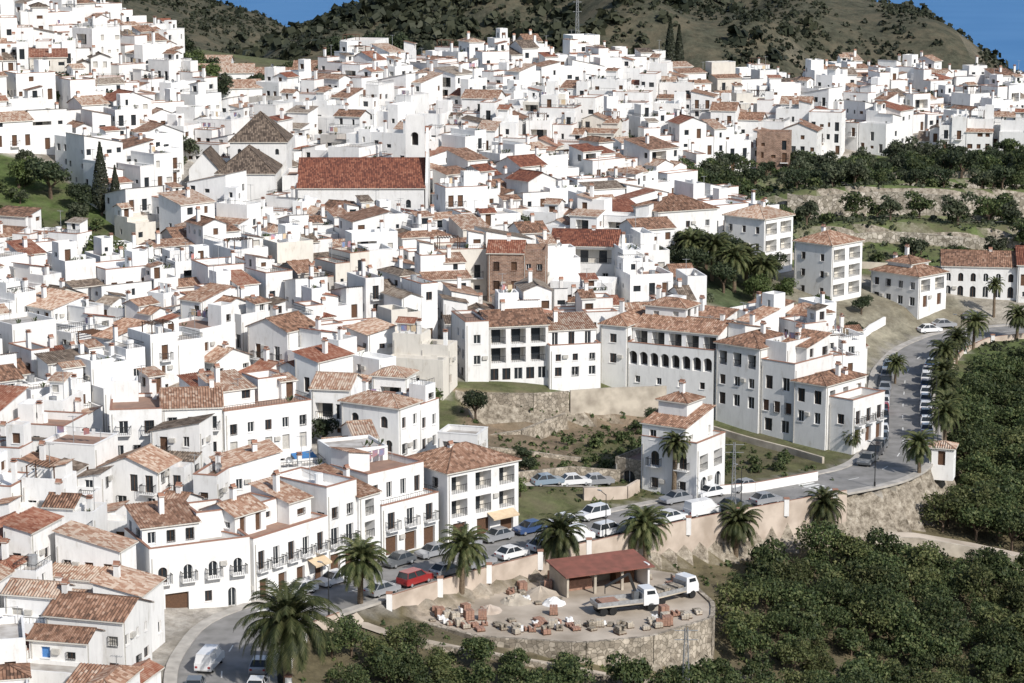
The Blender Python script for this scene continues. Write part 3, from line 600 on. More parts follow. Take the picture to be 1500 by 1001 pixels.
for i,(x,y,yw,w,d,h) in enumerate([(44.,317,-.95,6,7,8.5),(45.5,325,-1.1,6,6,9.0),(46.8,332.5,-1.15,6,6,8),(48.3,340,-1.2,6,6,8.5),(50,348,-1.25,6,6.5,7),(52,356.,-1.3,5.5,6,6.5),(38,321,-.75,6.5,6,12.),(40.5,328,-.85,6.5,6,11),(42,335.5,-1.,6,6.5,11),(43.2,343,-1.,6,6.5,9.5),(45,350.5,-1.,6,6.5,9.),(47,359,-1.1,6,6,7.5),(33,329,-.7,6,6,11.5),(35,336,-.8,6.5,6,11),(37,343,-.8,6,6,9.5),(39,350.5,-.9,6.5,6,8.5),(28,333,-.6,6,6,10),(29.5,341,-.6,6.5,6,8.5),(22,337,-.5,6,6,8.5)]):
    house(x,y,yw,w,d,h,random.Random(60+i),2);FOOT.append((x,y,3.5))
# --- lone house in garden
fin(building('white_garden_house',(16.6,288.3),(23.4,283.8),[
 dict(x=(0,8.1),y=(0,7.5),z=(0,6.6),roof='flat',cop='coping',ops={'f':grid(8.1,2,3.9,1.2,1.9,'arched',True)+grid(8.1,2,1,1,1.3,'win'),'r':grid(7.5,2,3.6,2.2,2.1,'loggia')+grid(7.5,2,.8,1.6,2,'arched')}),
 dict(x=(.05,6.4),y=(.05,7.4),z=(6.62,9.3),roof='mf',ops={'f':grid(6.3,2,7.2,1,1.3,'win')}),
 dict(x=(.6,4.8),y=(3.2,7.3),z=(9.9,11.8),roof='hip'),
 dict(x=(-4.5,-.01),y=(1,8),z=(0,3.2),roof='flat',mat='stone',ops={'f':[(1.2,3,.5,2.4,'arched')]}) ],seed=15,zb=4.8))
# --- east apartments
fin(building('white_apartment_block',(37.5,405),(44,399),[dict(x=(0,8.8),y=(0,8.5),z=(0,10),roof='hip',ops={'f':grid(8.8,3,7.3,.8,1.2,'win')+grid(8.8,3,4.4,.8,1.2,'win')+grid(8.8,3,1.5,.8,1.2,'win'),'r':grid(8.5,2,7,3.2,2.1,'loggia')+grid(8.5,2,4,3.2,2.1,'loggia')+grid(8.5,2,1,3.2,2.1,'loggia')})],seed=16,zb=15))
fin(building('white_apartment_block',(48.5,392.5),(54.2,387),[dict(x=(0,7.9),y=(0,8.8),z=(0,10.2),roof='hip',ops={'f':grid(7.9,2,7.3,.8,1.2,'win')+grid(7.9,2,4.4,.8,1.2,'win')+grid(7.9,2,1.5,.8,1.2,'win'),'r':grid(8.8,2,7.2,3.2,2.1,'loggia')+grid(8.8,2,4.2,3.2,2.1,'loggia')+grid(8.8,2,1.2,3.2,2.1,'loggia')})],seed=17,zb=12))
fin(building('white_villa',(62.5,397),(69.6,389.5),[dict(x=(0,10.2),y=(0,8),z=(0,5.8),roof='hip',ops={'f':grid(10.2,4,3.4,1.,1.3,'win')+grid(10.2,4,.6,1.1,1.5,'win'),'r':grid(8,2,3,2.6,2.1,'loggia')+grid(8,2,.3,1.2,2,'door')}),dict(x=(2,7),y=(2,7),z=(5.82,7.4),roof='hip')],seed=18,zb=10.6))
fin(building('long_white_building',(76,403),(89,401),[dict(x=(0,13),y=(0,10),z=(0,6),roof='gx',ops={'f':grid(13,6,3.2,.9,1.5,'arched')+grid(13,6,.4,1.,2.,'arched')}),dict(x=(13.01,36),y=(-1,11),z=(0,6.6),roof='gx',tm='tilered')],seed=19,zb=10.3))
fin(building('white_house',(25,391),(35.5,396),[dict(x=(0,11.6),y=(0,9),z=(0,7.6),roof='hip',ops={'f':grid(11.6,3,4.6,.8,1.1,'win')})],seed=20,zb=19.8))
fin(building('brick_house',(-3.8,357),(5.2,356.3),[dict(x=(0,5.5),y=(0,7),z=(0,8.4),roof='gx',tm='tilered',mat='brick',ops={'f':grid(5.5,2,5.6,.9,1.3,'bshut')+grid(5.5,2,2.6,.9,1.3,'bshut')}),dict(x=(5.51,9),y=(.2,7),z=(0,8.0),roof='flat',mat='brick',ops={'f':grid(3.5,2,5.6,.8,1.,'win')+grid(3.5,2,2.6,.8,1.,'win')})],seed=21,zb=17.2))
fin(building('white_terrace_house',(6.3,373),(17,371.5),[dict(x=(0,10.8),y=(0,9),z=(0,6.2),roof='gx',rise=2.0,tm='tilered',ops={'f':[(.8,10,3.2,5.6,'loggia')]+grid(10.8,3,.5,.9,1.2,'win')})],seed=22,zb=18.2))
fin(building('white_house',(6,357),(15.5,355),[dict(x=(0,9.7),y=(0,6),z=(0,5.6),roof='flat',rt=True,ops={'f':grid(9.7,3,1.6,.7,.6,'win')})],seed=23,zb=14.5))
fin(building('large_white_house',(-41,556),(-26,552),[dict(x=(0,8.5),y=(0,11),z=(0,8.6),roof='flat',rt=True,ops={'f':grid(8.5,3,5.4,1.1,1.6,'win')+grid(8.5,3,2.4,1.1,1.5,'win')}),dict(x=(8.52,15.5),y=(1,11),z=(0,6.2),roof='flat',rt=True)],seed=24,zb=37.,near=0))
# --- church
b=MB();rng=random.Random(5)
volume(b,-39,-16,418,431,18,28.3,rng,'gx',0,ops={'f':grid(23,4,24.5,.9,1.5,'arched'),'r':[],'l':[],'b':[]},tm='tilered',rise=4.6)
volume(b,-52.5,-42,429,439.5,20,35.4,rng,'hip',0,ops={'f':grid(10.5,3,33,.7,1.1,'arched'),'r':grid(10.5,3,33,.7,1.1,'arched'),'l':[],'b':[]},tm='tilegrey',rise=5.2)
volume(b,-53.5,-43,416,428.9,18,31,rng,'hip',0,ops={'f':[],'r':[],'l':[],'b':[]},tm='tilegrey',rise=4.4)
volume(b,-59,-53.6,420,431,20,31.4,rng,'gy',0,ops={'f':[],'r':[],'l':[],'b':[]},tm='tilegrey',rise=3)
volume(b,-41.9,-39.1,419,431,18,29.5,rng,'flat',0,ops={'f':[],'r':[],'l':[],'b':[]})
volume(b,-19.9,-16.4,431.2,434.5,20,39.2,rng,'flat',0,ops={'f':[(1.0,2.4,34.5,37,'arch')],'r':[(1.0,2.4,34.5,37,'arch')],'l':[(1.0,2.4,34.5,37,'arch')],'b':[]},tm='tile')
P5=[(418.3,20),(431,20),(431,29),(427,33.5),(424.5,38.5),(422,33.5),(418.3,29)]
for xx in(-15.8,-15.3): b.face([(xx,a,c) for a,c in P5],'white')
pp=[(418.3,20),(418.3,29),(422,33.5),(424.5,38.5),(427,33.5),(431,29)]
for a,c in zip(pp[:-1],pp[1:]): b.face([(-15.8,a[0],a[1]),(-15.3,a[0],a[1]),(-15.3,c[0],c[1]),(-15.8,c[0],c[1])],'white')
b.obj('church')
for u in np.arange(-58,-15,4.):
    for v in np.arange(418,438,4.):
        if u<-40 or v<432: FOOT.append((u,v,3))
# ------------------------------------------------------------------ procedural town
MAIN=[(-130,485),(-102,559),(-81,545),(-71,500),(-60,474),(-58,500),(-47,520),(-39,536),(-40,566),(13,572),(15,488),(24,466),(38,440),(47,425),(49,412),(37,409),(24,391),(25,375),(30,366),(30,352),(14,340),(4,331),(-5,332),(-8,322),(-14,300),(-6,290),(-2,284),(-1,275),(-9,270),(-30,246),(-36,232),(-34,190),(-110,186),(-130,250)]
GARD=[(-110,418),(-88,424),(-75,412),(-65,394),(-60,374),(-69,366),(-78,392),(-95,384)]
GREEN2=[(-60,474),(-71,500),(-81,545),(-39,560),(-39,536),(-47,505),(-53,480)]
RIDGE=[(13,575),(98,615),(140,628),(200,620),(200,543),(110,534),(90,538),(68,526),(54,502),(36,484),(15,488)]
rs=random.Random(11)
seeds=[(rs.uniform(-130,200),rs.uniform(190,640),math.radians(rs.choice([-38,-25,-14,12,22,32,40]))) for _ in range(120)]
sx=np.array([s[0] for s in seeds]);sy=np.array([s[1] for s in seeds])
cands=[]
for k,(cx,cy,th) in enumerate(seeds):
    c,s=math.cos(th),math.sin(th);v=-60.
    while v<60:
        dd=rs.uniform(6.1,7.6);u=-60+rs.uniform(0,5)
        while u<60:
            w=rs.uniform(4.6,8.6)
            x=cx+(u+w/2)*c-v*s;y=cy+(u+w/2)*s+v*c
            q=np.argmin((sx-x)**2+(sy-y)**2)
            if q==k: cands.append((x,y,th,w,dd))
            u+=w+rs.choice([.05,.05,.1,.9,1.6])
        v+=dd+rs.choice([.2,1.2,1.9])
X=np.array([c[0] for c in cands]);Y=np.array([c[1] for c in cands])
ok=(inpoly(MAIN,X,Y)|inpoly(RIDGE,X,Y))&~inpoly(GARD,X,Y)&~inpoly(GREEN2,X,Y)
dR,_=road(X,Y);ok&=~((np.abs(dR)<9.0))
ok&=(np.abs(X)<.245*Y+14)
FA=np.array(FOOT)
dmin=np.min(np.hypot(X[:,None]-FA[None,:,0],Y[:,None]-FA[None,:,1])-FA[None,:,2],axis=1)
ok&=dmin>2.8
idx=np.where(ok)[0];kept=[];cnt=0
for i in idx:
    x,y,th,w,d=cands[i];r=min(w,d)/2
    if any((x-a)**2+(y-bb)**2<(r+rr)**2*.74 for a,bb,rr in kept if abs(x-a)<9 and abs(y-bb)<9): continue
    kept.append((x,y,r))
    h=rs.choice([4.8,5.4,5.8,6.4,7.2,8.2,3.2,6.9]) if y<480 else rs.choice([4.6,5.6,6.3,7.2,8.4,3.2,8.8])
    if y<230: h=min(h,6.3)
    if -42<x<-12 and 395<y<418: h=min(h,5.2)
    house(x,y,th+rs.uniform(-.07,.07),w*.985,d,h,rs,2 if y<345 else 0,2.6 if y<262 else (.7 if y>470 else 1.1));cnt+=1
for x,y,w,d,h,yw in [(-64,512,14,8,3.4,.1),(-52,530,13,8,3.4,-.1),(-58,492,9,7,4,.3),(-70,530,12,7,3.5,0),(-46,545,10,7,4,0),(-98,408,8,8,6,.3),(-104,398,8,8,7,.2)]:
    bb=MB();volume(bb,-w/2,w/2,-d/2,d/2,-3,h,rs,'gx',0,.7,'white',zf=0);bb.obj('white_house',(x,y,hz(x,y)),yw)
bb=MB();volume(bb,-3.5,3.5,-3,3,-3,8.5,random.Random(3),'flat',0,.9,'brick',zf=0);bb.obj('brick_house',(57,501,21),-.2)
# ------------------------------------------------------------------ ground
xs=np.concatenate([[-3000,-1800,-1200,-800],np.arange(-600,-150,12),np.arange(-150,160,2.),np.arange(160,330,8),[340,380,450,600,800,1200,1800,3000]])
ys=np.concatenate([np.arange(-400,100,50),np.arange(100,180,10),np.arange(180,420,1.5),np.arange(420,660,2.),np.arange(660,1000,6),np.arange(1000,1500,14),np.arange(1500,2700,100),[3200,4000]])
GX,GY=np.meshgrid(xs,ys);GZ=height(GX,GY);nx=len(xs)
colr=np.zeros(GX.shape+(3,));
def setc(mask,c): colr[mask]=c
setc(np.ones(GX.shape,bool),(.085,.085,.045))
setc(GY>640,(.065,.065,.045))
town=(inpoly(MAIN,GX,GY)|inpoly(RIDGE,GX,GY));dr,_=road(GX,GY)
setc((GY<640)&(dr>0),(.11,.12,.055))
setc(town,(.38,.35,.31))
setc((dr>0)&(dr<14)&(GY<250)&(GY>150),(.42,.39,.35))
setc(inpoly(GARD,GX,GY)|inpoly(GREEN2,GX,GY),(.08,.11,.038))
setc((dr<0)&(GY<640),(.13,.11,.065))
setc((dr<0)&(GX>62)&(GY>346)&(GY<640),(.10,.125,.05))
GRD=[(-8,314),(8,320),(22,324),(44,304),(42,294),(31,286),(12,280),(0,282),(-6,296)]
setc(inpoly(GRD,GX,GY),(.105,.105,.052))
setc((inpoly([(-8,318),(22,323),(26,318),(10,308),(7,288),(0,282),(-6,296)],GX,GY)),(.21,.16,.11))
EAST=(GX>36)&(GY>400)&(GY<560)&~town;setc(EAST,(.105,.135,.05))
setc(EAST&(GY>440)&(GY<447),(.22,.19,.14));setc((GX>40)&(GX<200)&(GY>385)&(GY<408)&(dr>0),(.33,.30,.25))
setc((GX>20)&(GX<80)&(GY>345)&(GY<402)&(dr>0)&~town,(.24,.22,.165))
setc((GX>24)&(GX<46)&(GY>370)&(GY<398)&~town,(.08,.10,.05))
setc(inpoly(YARD,GX,GY),(.45,.38,.30))
setc((np.abs(dr)<6),(.30,.28,.25))
V=np.stack([GX.ravel(),GY.ravel(),GZ.ravel()],1)
I=np.arange(V.shape[0]).reshape(GX.shape)
F=np.stack([I[:-1,:-1].ravel(),I[:-1,1:].ravel(),I[1:,1:].ravel(),I[1:,:-1].ravel()],1)
me=bpy.data.meshes.new('terrain');me.from_pydata(V.tolist(),[],F[:,::-1].tolist())
at=me.attributes.new('zone','FLOAT_COLOR','POINT');at.data.foreach_set('color',np.concatenate([colr.reshape(-1,3),np.ones((V.shape[0],1))],1).astype(np.float32).ravel())
me.polygons.foreach_set('use_smooth',[True]*len(me.polygons))
m,nt,b=newmat('hillside_ground');b.inputs['Roughness'].default_value=.95;b.inputs['Specular IOR Level'].default_value=.1
a=N(nt,'ShaderNodeAttribute');a.attribute_name='zone'
tc=N(nt,'ShaderNodeTexCoord')
def noise(s,d=6,r=.6):
    n=N(nt,'ShaderNodeTexNoise');n.inputs['Scale'].default_value=s;n.inputs['Detail'].default_value=d;n.inputs['Roughness'].default_value=r;nt.links.new(tc.outputs['Object'],n.inputs['Vector']);return n.outputs[0]
n1=noise(.35,9,.75);n2=noise(.09,7,.7)
mr=N(nt,'ShaderNodeMapRange');mr.inputs[1].default_value=.3;mr.inputs[2].default_value=.7;mr.inputs[3].default_value=.4;mr.inputs[4].default_value=1.6;nt.links.new(n1,mr.inputs[0])
mx=N(nt,'ShaderNodeVectorMath',operation='SCALE');nt.links.new(a.outputs['Color'],mx.inputs[0]);nt.links.new(mr.outputs[0],mx.inputs['Scale'])
mm=N(nt,'ShaderNodeMix',data_type='RGBA');mr2=N(nt,'ShaderNodeMapRange');mr2.inputs[1].default_value=.45;mr2.inputs[2].default_value=.62;mr2.inputs[4].default_value=.65;nt.links.new(n2,mr2.inputs[0])
nt.links.new(mr2.outputs[0],mm.inputs[0]);nt.links.new(mx.outputs[0],mm.inputs[6]);mm.inputs[7].default_value=(.14,.118,.08,1)
ge=N(nt,'ShaderNodeNewGeometry');sz=N(nt,'ShaderNodeSeparateXYZ');nt.links.new(ge.outputs['True Normal'],sz.inputs[0])
ab=N(nt,'ShaderNodeMath',operation='ABSOLUTE');nt.links.new(sz.outputs[2],ab.inputs[0])
mr3=N(nt,'ShaderNodeMapRange');mr3.inputs[1].default_value=.62;mr3.inputs[2].default_value=.82;mr3.inputs[3].default_value=1;mr3.inputs[4].default_value=0;nt.links.new(ab.outputs[0],mr3.inputs[0])
rk=ramp(nt,noise(1.1,8,.75),[(.38,(.12,.10,.075)),(.52,(.30,.26,.205)),(.68,(.5,.45,.37))])
m2=N(nt,'ShaderNodeMix',data_type='RGBA');nt.links.new(mr3.outputs[0],m2.inputs[0]);nt.links.new(mm.outputs[2],m2.inputs[6]);nt.links.new(rk,m2.inputs[7])
nt.links.new(m2.outputs[2],b.inputs['Base Color'])
bp=N(nt,'ShaderNodeBump');bp.inputs['Strength'].default_value=.7;bp.inputs['Distance'].default_value=.6;nt.links.new(n1,bp.inputs['Height']);nt.links.new(bp.outputs[0],b.inputs['Normal'])
me.materials.append(m);place(me,'terrain')
m,nt,b=newmat('sea_water');b.inputs['Roughness'].default_value=.55;b.inputs['Specular IOR Level'].default_value=.25
tc=N(nt,'ShaderNodeTexCoord');no=N(nt,'ShaderNodeTexNoise');no.inputs['Scale'].default_value=.004;nt.links.new(tc.outputs['Object'],no.inputs['Vector'])
nt.links.new(ramp(nt,no.outputs[0],[(.3,(.05,.17,.37)),(.7,(.068,.195,.40))]),b.inputs['Base Color'])
me=bpy.data.meshes.new('sea');me.from_pydata([(-60000,1500,-222),(60000,1500,-222),(60000,90000,-222),(-60000,90000,-222)],[],[(0,1,2,3)]);me.materials.append(m);place(me,'sea')
# ------------------------------------------------------------------ road
def resample(P,step):
    P=np.array(P,float);d=np.r_[0,np.cumsum(np.hypot(*np.diff(P[:,:2],axis=0).T))];t=np.arange(0,d[-1],step)
    return np.stack([np.interp(t,d,P[:,k]) for k in range(P.shape[1])],1),t
RS,RT=resample(RC,2.)
for _ in range(3):
    RS[1:-1,:]=(RS[:-2]+2*RS[1:-1]+RS[2:])/4
T=np.gradient(RS[:,:2],axis=0);T/=np.linalg.norm(T,axis=1)[:,None];NL=np.stack([-T[:,1],T[:,0]],1)
def strip(name,off0,off1,zoff,mat,i0=0,i1=None,thick=0):
    b=MB();i1=i1 or len(RS)
    for i in range(i0,i1-1):
        q=[]
        for j,o in((i,off0),(i,off1),(i+1,off1),(i+1,off0)): q.append((RS[j,0]+NL[j,0]*o,RS[j,1]+NL[j,1]*o,RS[j,2]+zoff))
        b.face(q,mat,[(p[0],p[1]) for p in q])
        if thick:
            for (p,r) in((q[0],q[3]),(q[1],q[2])):
                b.face([(p[0],p[1],p[2]-thick),(r[0],r[1],r[2]-thick),r,p],mat)
    return b.obj(name)
strip('road',-4.3,4.3,0,'asphalt')
strip('pavement',4.3,5.6,.13,'pave',thick=.3)
strip('pavement',-5.4,-4.3,.13,'pave',thick=.3)
def ridx(x,y): return int(np.argmin((RS[:,0]-x)**2+(RS[:,1]-y)**2))
b=MB()
for i in range(0,len(RS)-1,4):
    q=[]
    for j,o in((i,-.07),(i,.07),(i+1,.07),(i+1,-.07)): q.append((RS[j,0]+NL[j,0]*o,RS[j,1]+NL[j,1]*o,RS[j,2]+.006))
    b.face(q,'paint')
for xy in((40,291),(-24,237)):
    i=ridx(*xy);c=RS[i];t=T[i];n=NL[i]
    for k in range(8):
        o=-3.8+k*1.0;q=[(c[0]+n[0]*oo+t[0]*uu,c[1]+n[1]*oo+t[1]*uu,c[2]+.010) for oo,uu in((o,-1.3),(o+.5,-1.3),(o+.5,1.3),(o,1.3))];b.face(q,'paint')
b.obj('road_markings')
def rwall(name,i0,i1,off,h,down,mat,pil=None,cop='coping'):
    b=MB()
    for i in range(i0,i1):
        P=[(RS[j,0]+NL[j,0]*o,RS[j,1]+NL[j,1]*o) for j,o in((i,off),(i+1,off),(i+1,off+.3),(i,off+.3))]
        z=RS[i,2];z2=RS[i+1,2]
        zz=[z,z2,z2,z]
        for k in range(4):
            a,c=P[k],P[(k+1)%4]
            b.face([(*a,zz[k]-down),(*c,zz[(k+1)%4]-down),(*c,zz[(k+1)%4]+h),(*a,zz[k]+h)],mat,[(i*2,0),(i*2+2,0),(i*2+2,h+down),(i*2,h+down)])
        b.face([(*P[k],zz[k]+h) for k in range(4)],cop)
        if pil and (i-i0)%pil==0:
            x,y=P[0];b.box(x-.3,x+.3,y-.3,y+.3,z-1,z+h+.35,'white');b.box(x-.36,x+.36,y-.36,y+.36,z+h+.35,z+h+.47,'coping',bot=True)
    return b.obj(name)
iA,iB=ridx(-18,244),ridx(40,291)
rwall('roadside_wall',iA,iB,-6.4,.85,5.,'beige',4)
rwall('roadside_wall',ridx(-28,212),iA-4,-6.4,.85,4.,'beige',5)
rwall('roadside_wall',ridx(61,352),ridx(130,387),-6.4,.8,4.5,'beige',6)
# ------------------------------------------------------------------ free standing walls and ribbons
def fwall(name,pts,h,mat,down=3,t=.4,cop=None,flat=None):
    b=MB();P,_=resample(pts,1.5);P=np.vstack([P,pts[-1]])
    zs=height(P[:,0],P[:,1]) if flat is None else np.full(len(P),flat)
    u=0
    for i in range(len(P)-1):
        d=P[i+1]-P[i];l=np.hypot(*d);
        if l<1e-3: continue
        n=np.array([-d[1],d[0]])/l*t/2
        q=[P[i]-n,P[i+1]-n,P[i+1]+n,P[i]+n];zz=[zs[i],zs[i+1],zs[i+1],zs[i]]
        for k in(0,2):
            a,c=q[k],q[k+1];za,zc=zz[k],zz[k+1]
            b.face([(a[0],a[1],za-down),(c[0],c[1],zc-down),(c[0],c[1],zc+h),(a[0],a[1],za+h)],mat,[(u,za-down),(u+l,zc-down),(u+l,zc+h),(u,za+h)])
        b.face([(q[k][0],q[k][1],zz[k]+h) for k in range(4)],cop or mat,[(0,0)]*4)
        if i==0: b.face([(q[0][0],q[0][1],zz[0]-down),(q[3][0],q[3][1],zz[0]-down),(q[3][0],q[3][1],zz[0]+h),(q[0][0],q[0][1],zz[0]+h)],mat)
        u+=l
    b.face([(P[-1][0]-n[0],P[-1][1]-n[1],zs[-1]-down),(P[-1][0]+n[0],P[-1][1]+n[1],zs[-1]-down),(P[-1][0]+n[0],P[-1][1]+n[1],zs[-1]+h),(P[-1][0]-n[0],P[-1][1]-n[1],zs[-1]+h)],mat)
    return b.obj(name)
fwall('stone_retaining_wall',[(-6,317.9),(3,317.4),(8,318.9)],0,'stone',6,flat=11.6)
fwall('concrete_retaining_wall',[(8.2,318.9),(14,320.8),(22,322)],.5,'conc',6,flat=11.2)
fwall('stone_terrace_wall',[(-4,303),(1,306),(4,311),(7.5,317)],0,'stone',5,.6,flat=8.9)
fwall('stone_terrace_wall',[(-5,296),(2,298),(10,299)],.5,'stone',3,.5)
fwall('garden_boundary_wall',[(22,322),(29,316.5),(38,308),(42,303)],.9,'conc',3)
fwall('garden_wall',[(9,281.8),(14.5,284),(16.2,287)],1.6,'beige',2)
fwall('white_garden_wall',[(24,285.9),(31,288),(40,294)],1.3,'white',2,cop='coping')
fwall('garden_wall',[(0,283.5),(8,290),(14,290.5)],1.5,'stone',2)
fwall('yard_stone_wall',[(-12.2,241),(-3.6,234.3),(7.2,232.1),(14.6,234.2),(21.8,240.8),(22.3,246),(19.4,258)],0,'stone',7,.5,flat=3.25)
fwall('orchard_terrace_wall',[(-12,232),(0,230),(10,229),(20,232.5),(27,240)],.6,'stone',3)
fwall('white_garden_wall',[(-69,364),(-60,372),(-58,385)],1.2,'white',5)
fwall('terrace_retaining_wall',[(48,413),(60,411),(80,413),(130,416)],1.2,'conc',3)
fwall('field_stone_wall',[(60,492),(75,494),(100,492)],1.5,'stone',3)
fwall('white_garden_wall',[(56,372),(60,380),(63,384)],1.2,'white',2)
for yy,x0 in((432,58),(455,54),(484,60)):
    X_=np.arange(x0,165,3.);fwall('terrace_stone_wall',[(x,float(tline(yy,x))-1.3) for x in X_],[2.0,4.6,2.0][(yy>440)+(yy>460)],'stonelt',3,.5)
def ribbon(name,pts,w,mat,zo=.08):
    b=MB();P,_=resample(pts,1.);T2=np.gradient(P,axis=0);T2/=np.linalg.norm(T2,axis=1)[:,None];n=np.stack([-T2[:,1],T2[:,0]],1)
    cols=[]
    for o in np.linspace(-w/2,w/2,4):
        q=P+n*o;cols.append(np.column_stack([q,height(q[:,0],q[:,1])+zo]))
    for k in range(3):
        for i in range(len(P)-1):
            b.face([tuple(cols[k][i]),tuple(cols[k][i+1]),tuple(cols[k+1][i+1]),tuple(cols[k+1][i])],mat,[(0,0)]*4)
    return b.obj(name)
PATH=[(46,284),(52,285.5),(59,285),(68,283),(90,279),(130,270)]
ribbon('raised_dirt_path',PATH,2.6,'dirt',1.2)
fwall('path_edge_wall',[(x,y-1.5) for x,y in PATH],1.7,'conc',2,.35)
ribbon('dirt_path',[(-17,236.5),(-12,233.4),(-5,231.6),(2,230.5),(10,230)],1.5,'dirt',.2)
ribbon('field_lane',[(40,445),(55,441),(80,441),(110,443),(170,446)],2.4,'dirt',.2)
ribbon('concrete_path',[(-2,283),(6,286),(12,288)],2.2,'pave',.1)
b=MB();b.face([(x,y,3.06) for x,y in YARD],'dirt',[(0,0)]*len(YARD));b.obj('yard_ground')
# ------------------------------------------------------------------ foliage
def leaves(rs,centers,radii,n,size,flat=.85):
    C=np.array(centers,float);Rr=np.array(radii,float);w=Rr**2/np.sum(Rr**2)
    k=rs.choice(len(C),n,p=w);d=rs.normal(size=(n,3));d/=np.linalg.norm(d,axis=1)[:,None];d[:,2]=np.where(d[:,2]<-.35,-d[:,2],d[:,2])
    r=Rr[k]*(1-.38*rs.rand(n)**1.6)*(1+.12*rs.normal(size=n));p=C[k]+d*r[:,None]*np.array([1,1,flat])
    nn=d+rs.normal(size=(n,3))*.6;nn/=np.linalg.norm(nn,axis=1)[:,None]
    t=np.cross(nn,rs.normal(size=(n,3)));t/=np.linalg.norm(t,axis=1)[:,None];bb=np.cross(nn,t)
    s=(size*(.6+.8*rs.rand(n)))[:,None]
    q=np.stack([p-t*s,p-bb*s*.6,p+t*s,p+bb*s*.6],1)
    return q.reshape(-1,3)
def treemesh(name,seed,H,Rc,nl,leaf,size,mat,trunk=.16,lobes=9,flat=.85,base=.25,tall=1.):
    rs=np.random.RandomState(seed);b=MB();cs=[];rr=[]
    zc=H*(base+(1-base)/2)
    for i in range(lobes):
        a=rs.rand()*6.28;q=Rc*.68*math.sqrt(rs.rand());cs.append((q*math.cos(a),q*math.sin(a),zc+(rs.rand()-.45)*H*(1-base)*.6*tall));rr.append(Rc*(.28+.26*rs.rand()))
    b.beam((0,0,-.5),(0,0,H*.35),trunk,'trunk',trunk*.7)
    for c in cs[:6]: b.beam((0,0,H*.3),c,trunk*.5,'trunk',trunk*.15)
    q=leaves(rs,cs,rr,nl,size,flat)
    i0=len(b.v);b.v.extend(map(tuple,q.tolist()));mi=b.mi(leaf)
    for k in range(nl): b.f.append((i0+4*k,i0+4*k+1,i0+4*k+2,i0+4*k+3));b.m.append(mi);b.uv.extend([(0,0)]*4)
    return b.mesh(name)
OR=[treemesh('orchard_tree',s,3.7+.22*s,2.35+.1*s,1700,'leafyl' if s in(1,4) else 'leaf',.18,1,.14,lobes=12) for s in range(7)]
DK=[treemesh('broadleaf_tree',20+s,6.5,3.6,2400,'leafdk',.25,1,.25,lobes=14) for s in range(3)]
LT=[treemesh('broadleaf_tree',30+s,6.,3.6,2400,'leaflt',.24,1,.25,lobes=14) for s in range(2)]
OL=[treemesh('olive_tree',40+s,4.2,2.6,1000,['leafdk','leafgr','leafgr','leaf'][s],.24,1,.18,lobes=9) for s in range(4)]
BU=[treemesh('garden_bush',50+s,1.6,1.3,350,'leaf' ,.17,1,.06,lobes=6,base=.0) for s in range(3)]
def cypress(seed,H,r):
    rs=np.random.RandomState(seed);b=MB();n=2200;t=rs.rand(n);a=rs.rand(n)*6.28
    rad=r*np.clip(np.minimum(t*6,1)*(1-t**1.7),0.03,1)*(.75+.3*rs.rand(n));p=np.stack([rad*np.cos(a),rad*np.sin(a),.5+t*(H-.5)],1)
    d=np.stack([np.cos(a),np.sin(a),.4*np.ones(n)],1)+rs.normal(size=(n,3))*.4;d/=np.linalg.norm(d,axis=1)[:,None]
    tt=np.cross(d,rs.normal(size=(n,3)));tt/=np.linalg.norm(tt,axis=1)[:,None];bb=np.cross(d,tt);s=.24
    q=np.stack([p-tt*s*.6,p-bb*s,p+tt*s*.6,p+bb*s],1).reshape(-1,3)
    b.beam((0,0,-.5),(0,0,H*.9),.18,'trunk',.03);i0=len(b.v);b.v.extend(map(tuple,q.tolist()));mi=b.mi('shrub')
    for k in range(n): b.f.append(tuple(range(i0+4*k,i0+4*k+4)));b.m.append(mi);b.uv.extend([(0,0)]*4)
    return b.mesh('cypress_tree')
CY=[cypress(1,12,1.7),cypress(2,10,1.1)]
def palm(seed,H,Lf,nf=58):
    rs=np.random.RandomState(seed);b=MB();k=10;n=9
    rings=[]
    for i in range(k+1):
        t=i/k;r=.34*(1-.25*t)*(1+.09*(i%2))+(.16*t**6);rings.append([(r*math.cos(6.283*j/n)+.25*t*t,r*math.sin(6.283*j/n),-1+t*(H+1)) for j in range(n)])
    for i in range(k):
        for j in range(n): b.face([rings[i][j],rings[i][(j+1)%n],rings[i+1][(j+1)%n],rings[i+1][j]],'ptrunk')
    O=np.array([.25,0,H])
    for f in range(nf):
        az=f*2.39996+rs.rand()*.3;el=math.radians(84-112*(f/nf)**.95+rs.normal()*5);L=Lf*(.85+.3*rs.rand());m_=10
        pts=[O.copy()];e=el
        for i in range(m_):
            d=np.array([math.cos(az)*math.cos(e),math.sin(az)*math.cos(e),math.sin(e)]);pts.append(pts[-1]+d*L/m_);e-=math.radians(3.5+1.7*i)*(1.0 if e>-1.2 else 0.1)
        side=np.array([-math.sin(az),math.cos(az),0])
        for i in range(m_):
            p,q=pts[i],pts[i+1];b.face([tuple(p-side*.04),tuple(q-side*.03),tuple(q+side*.03),tuple(p+side*.04)],'palmleaf')
            if i<1: continue
            ll=L*.17*math.sin(math.pi*min(1,(i+1.2)/(m_+1.2)))**.6
            dd=(q-p)/np.linalg.norm(q-p)
            for sub in(0,.33,.66):
                a=p+(q-p)*sub
                for sg in(-1,1):
                    tip=a+side*sg*ll*.7+dd*ll*.7+np.array([0,0,-.3*ll-.06*rs.rand()])
                    w=dd*.075
                    b.face([tuple(a-w),tuple(a+w),tuple(tip+w*.3),tuple(tip-w*.3)],'palmleaf')
    return b.mesh('palm_tree')
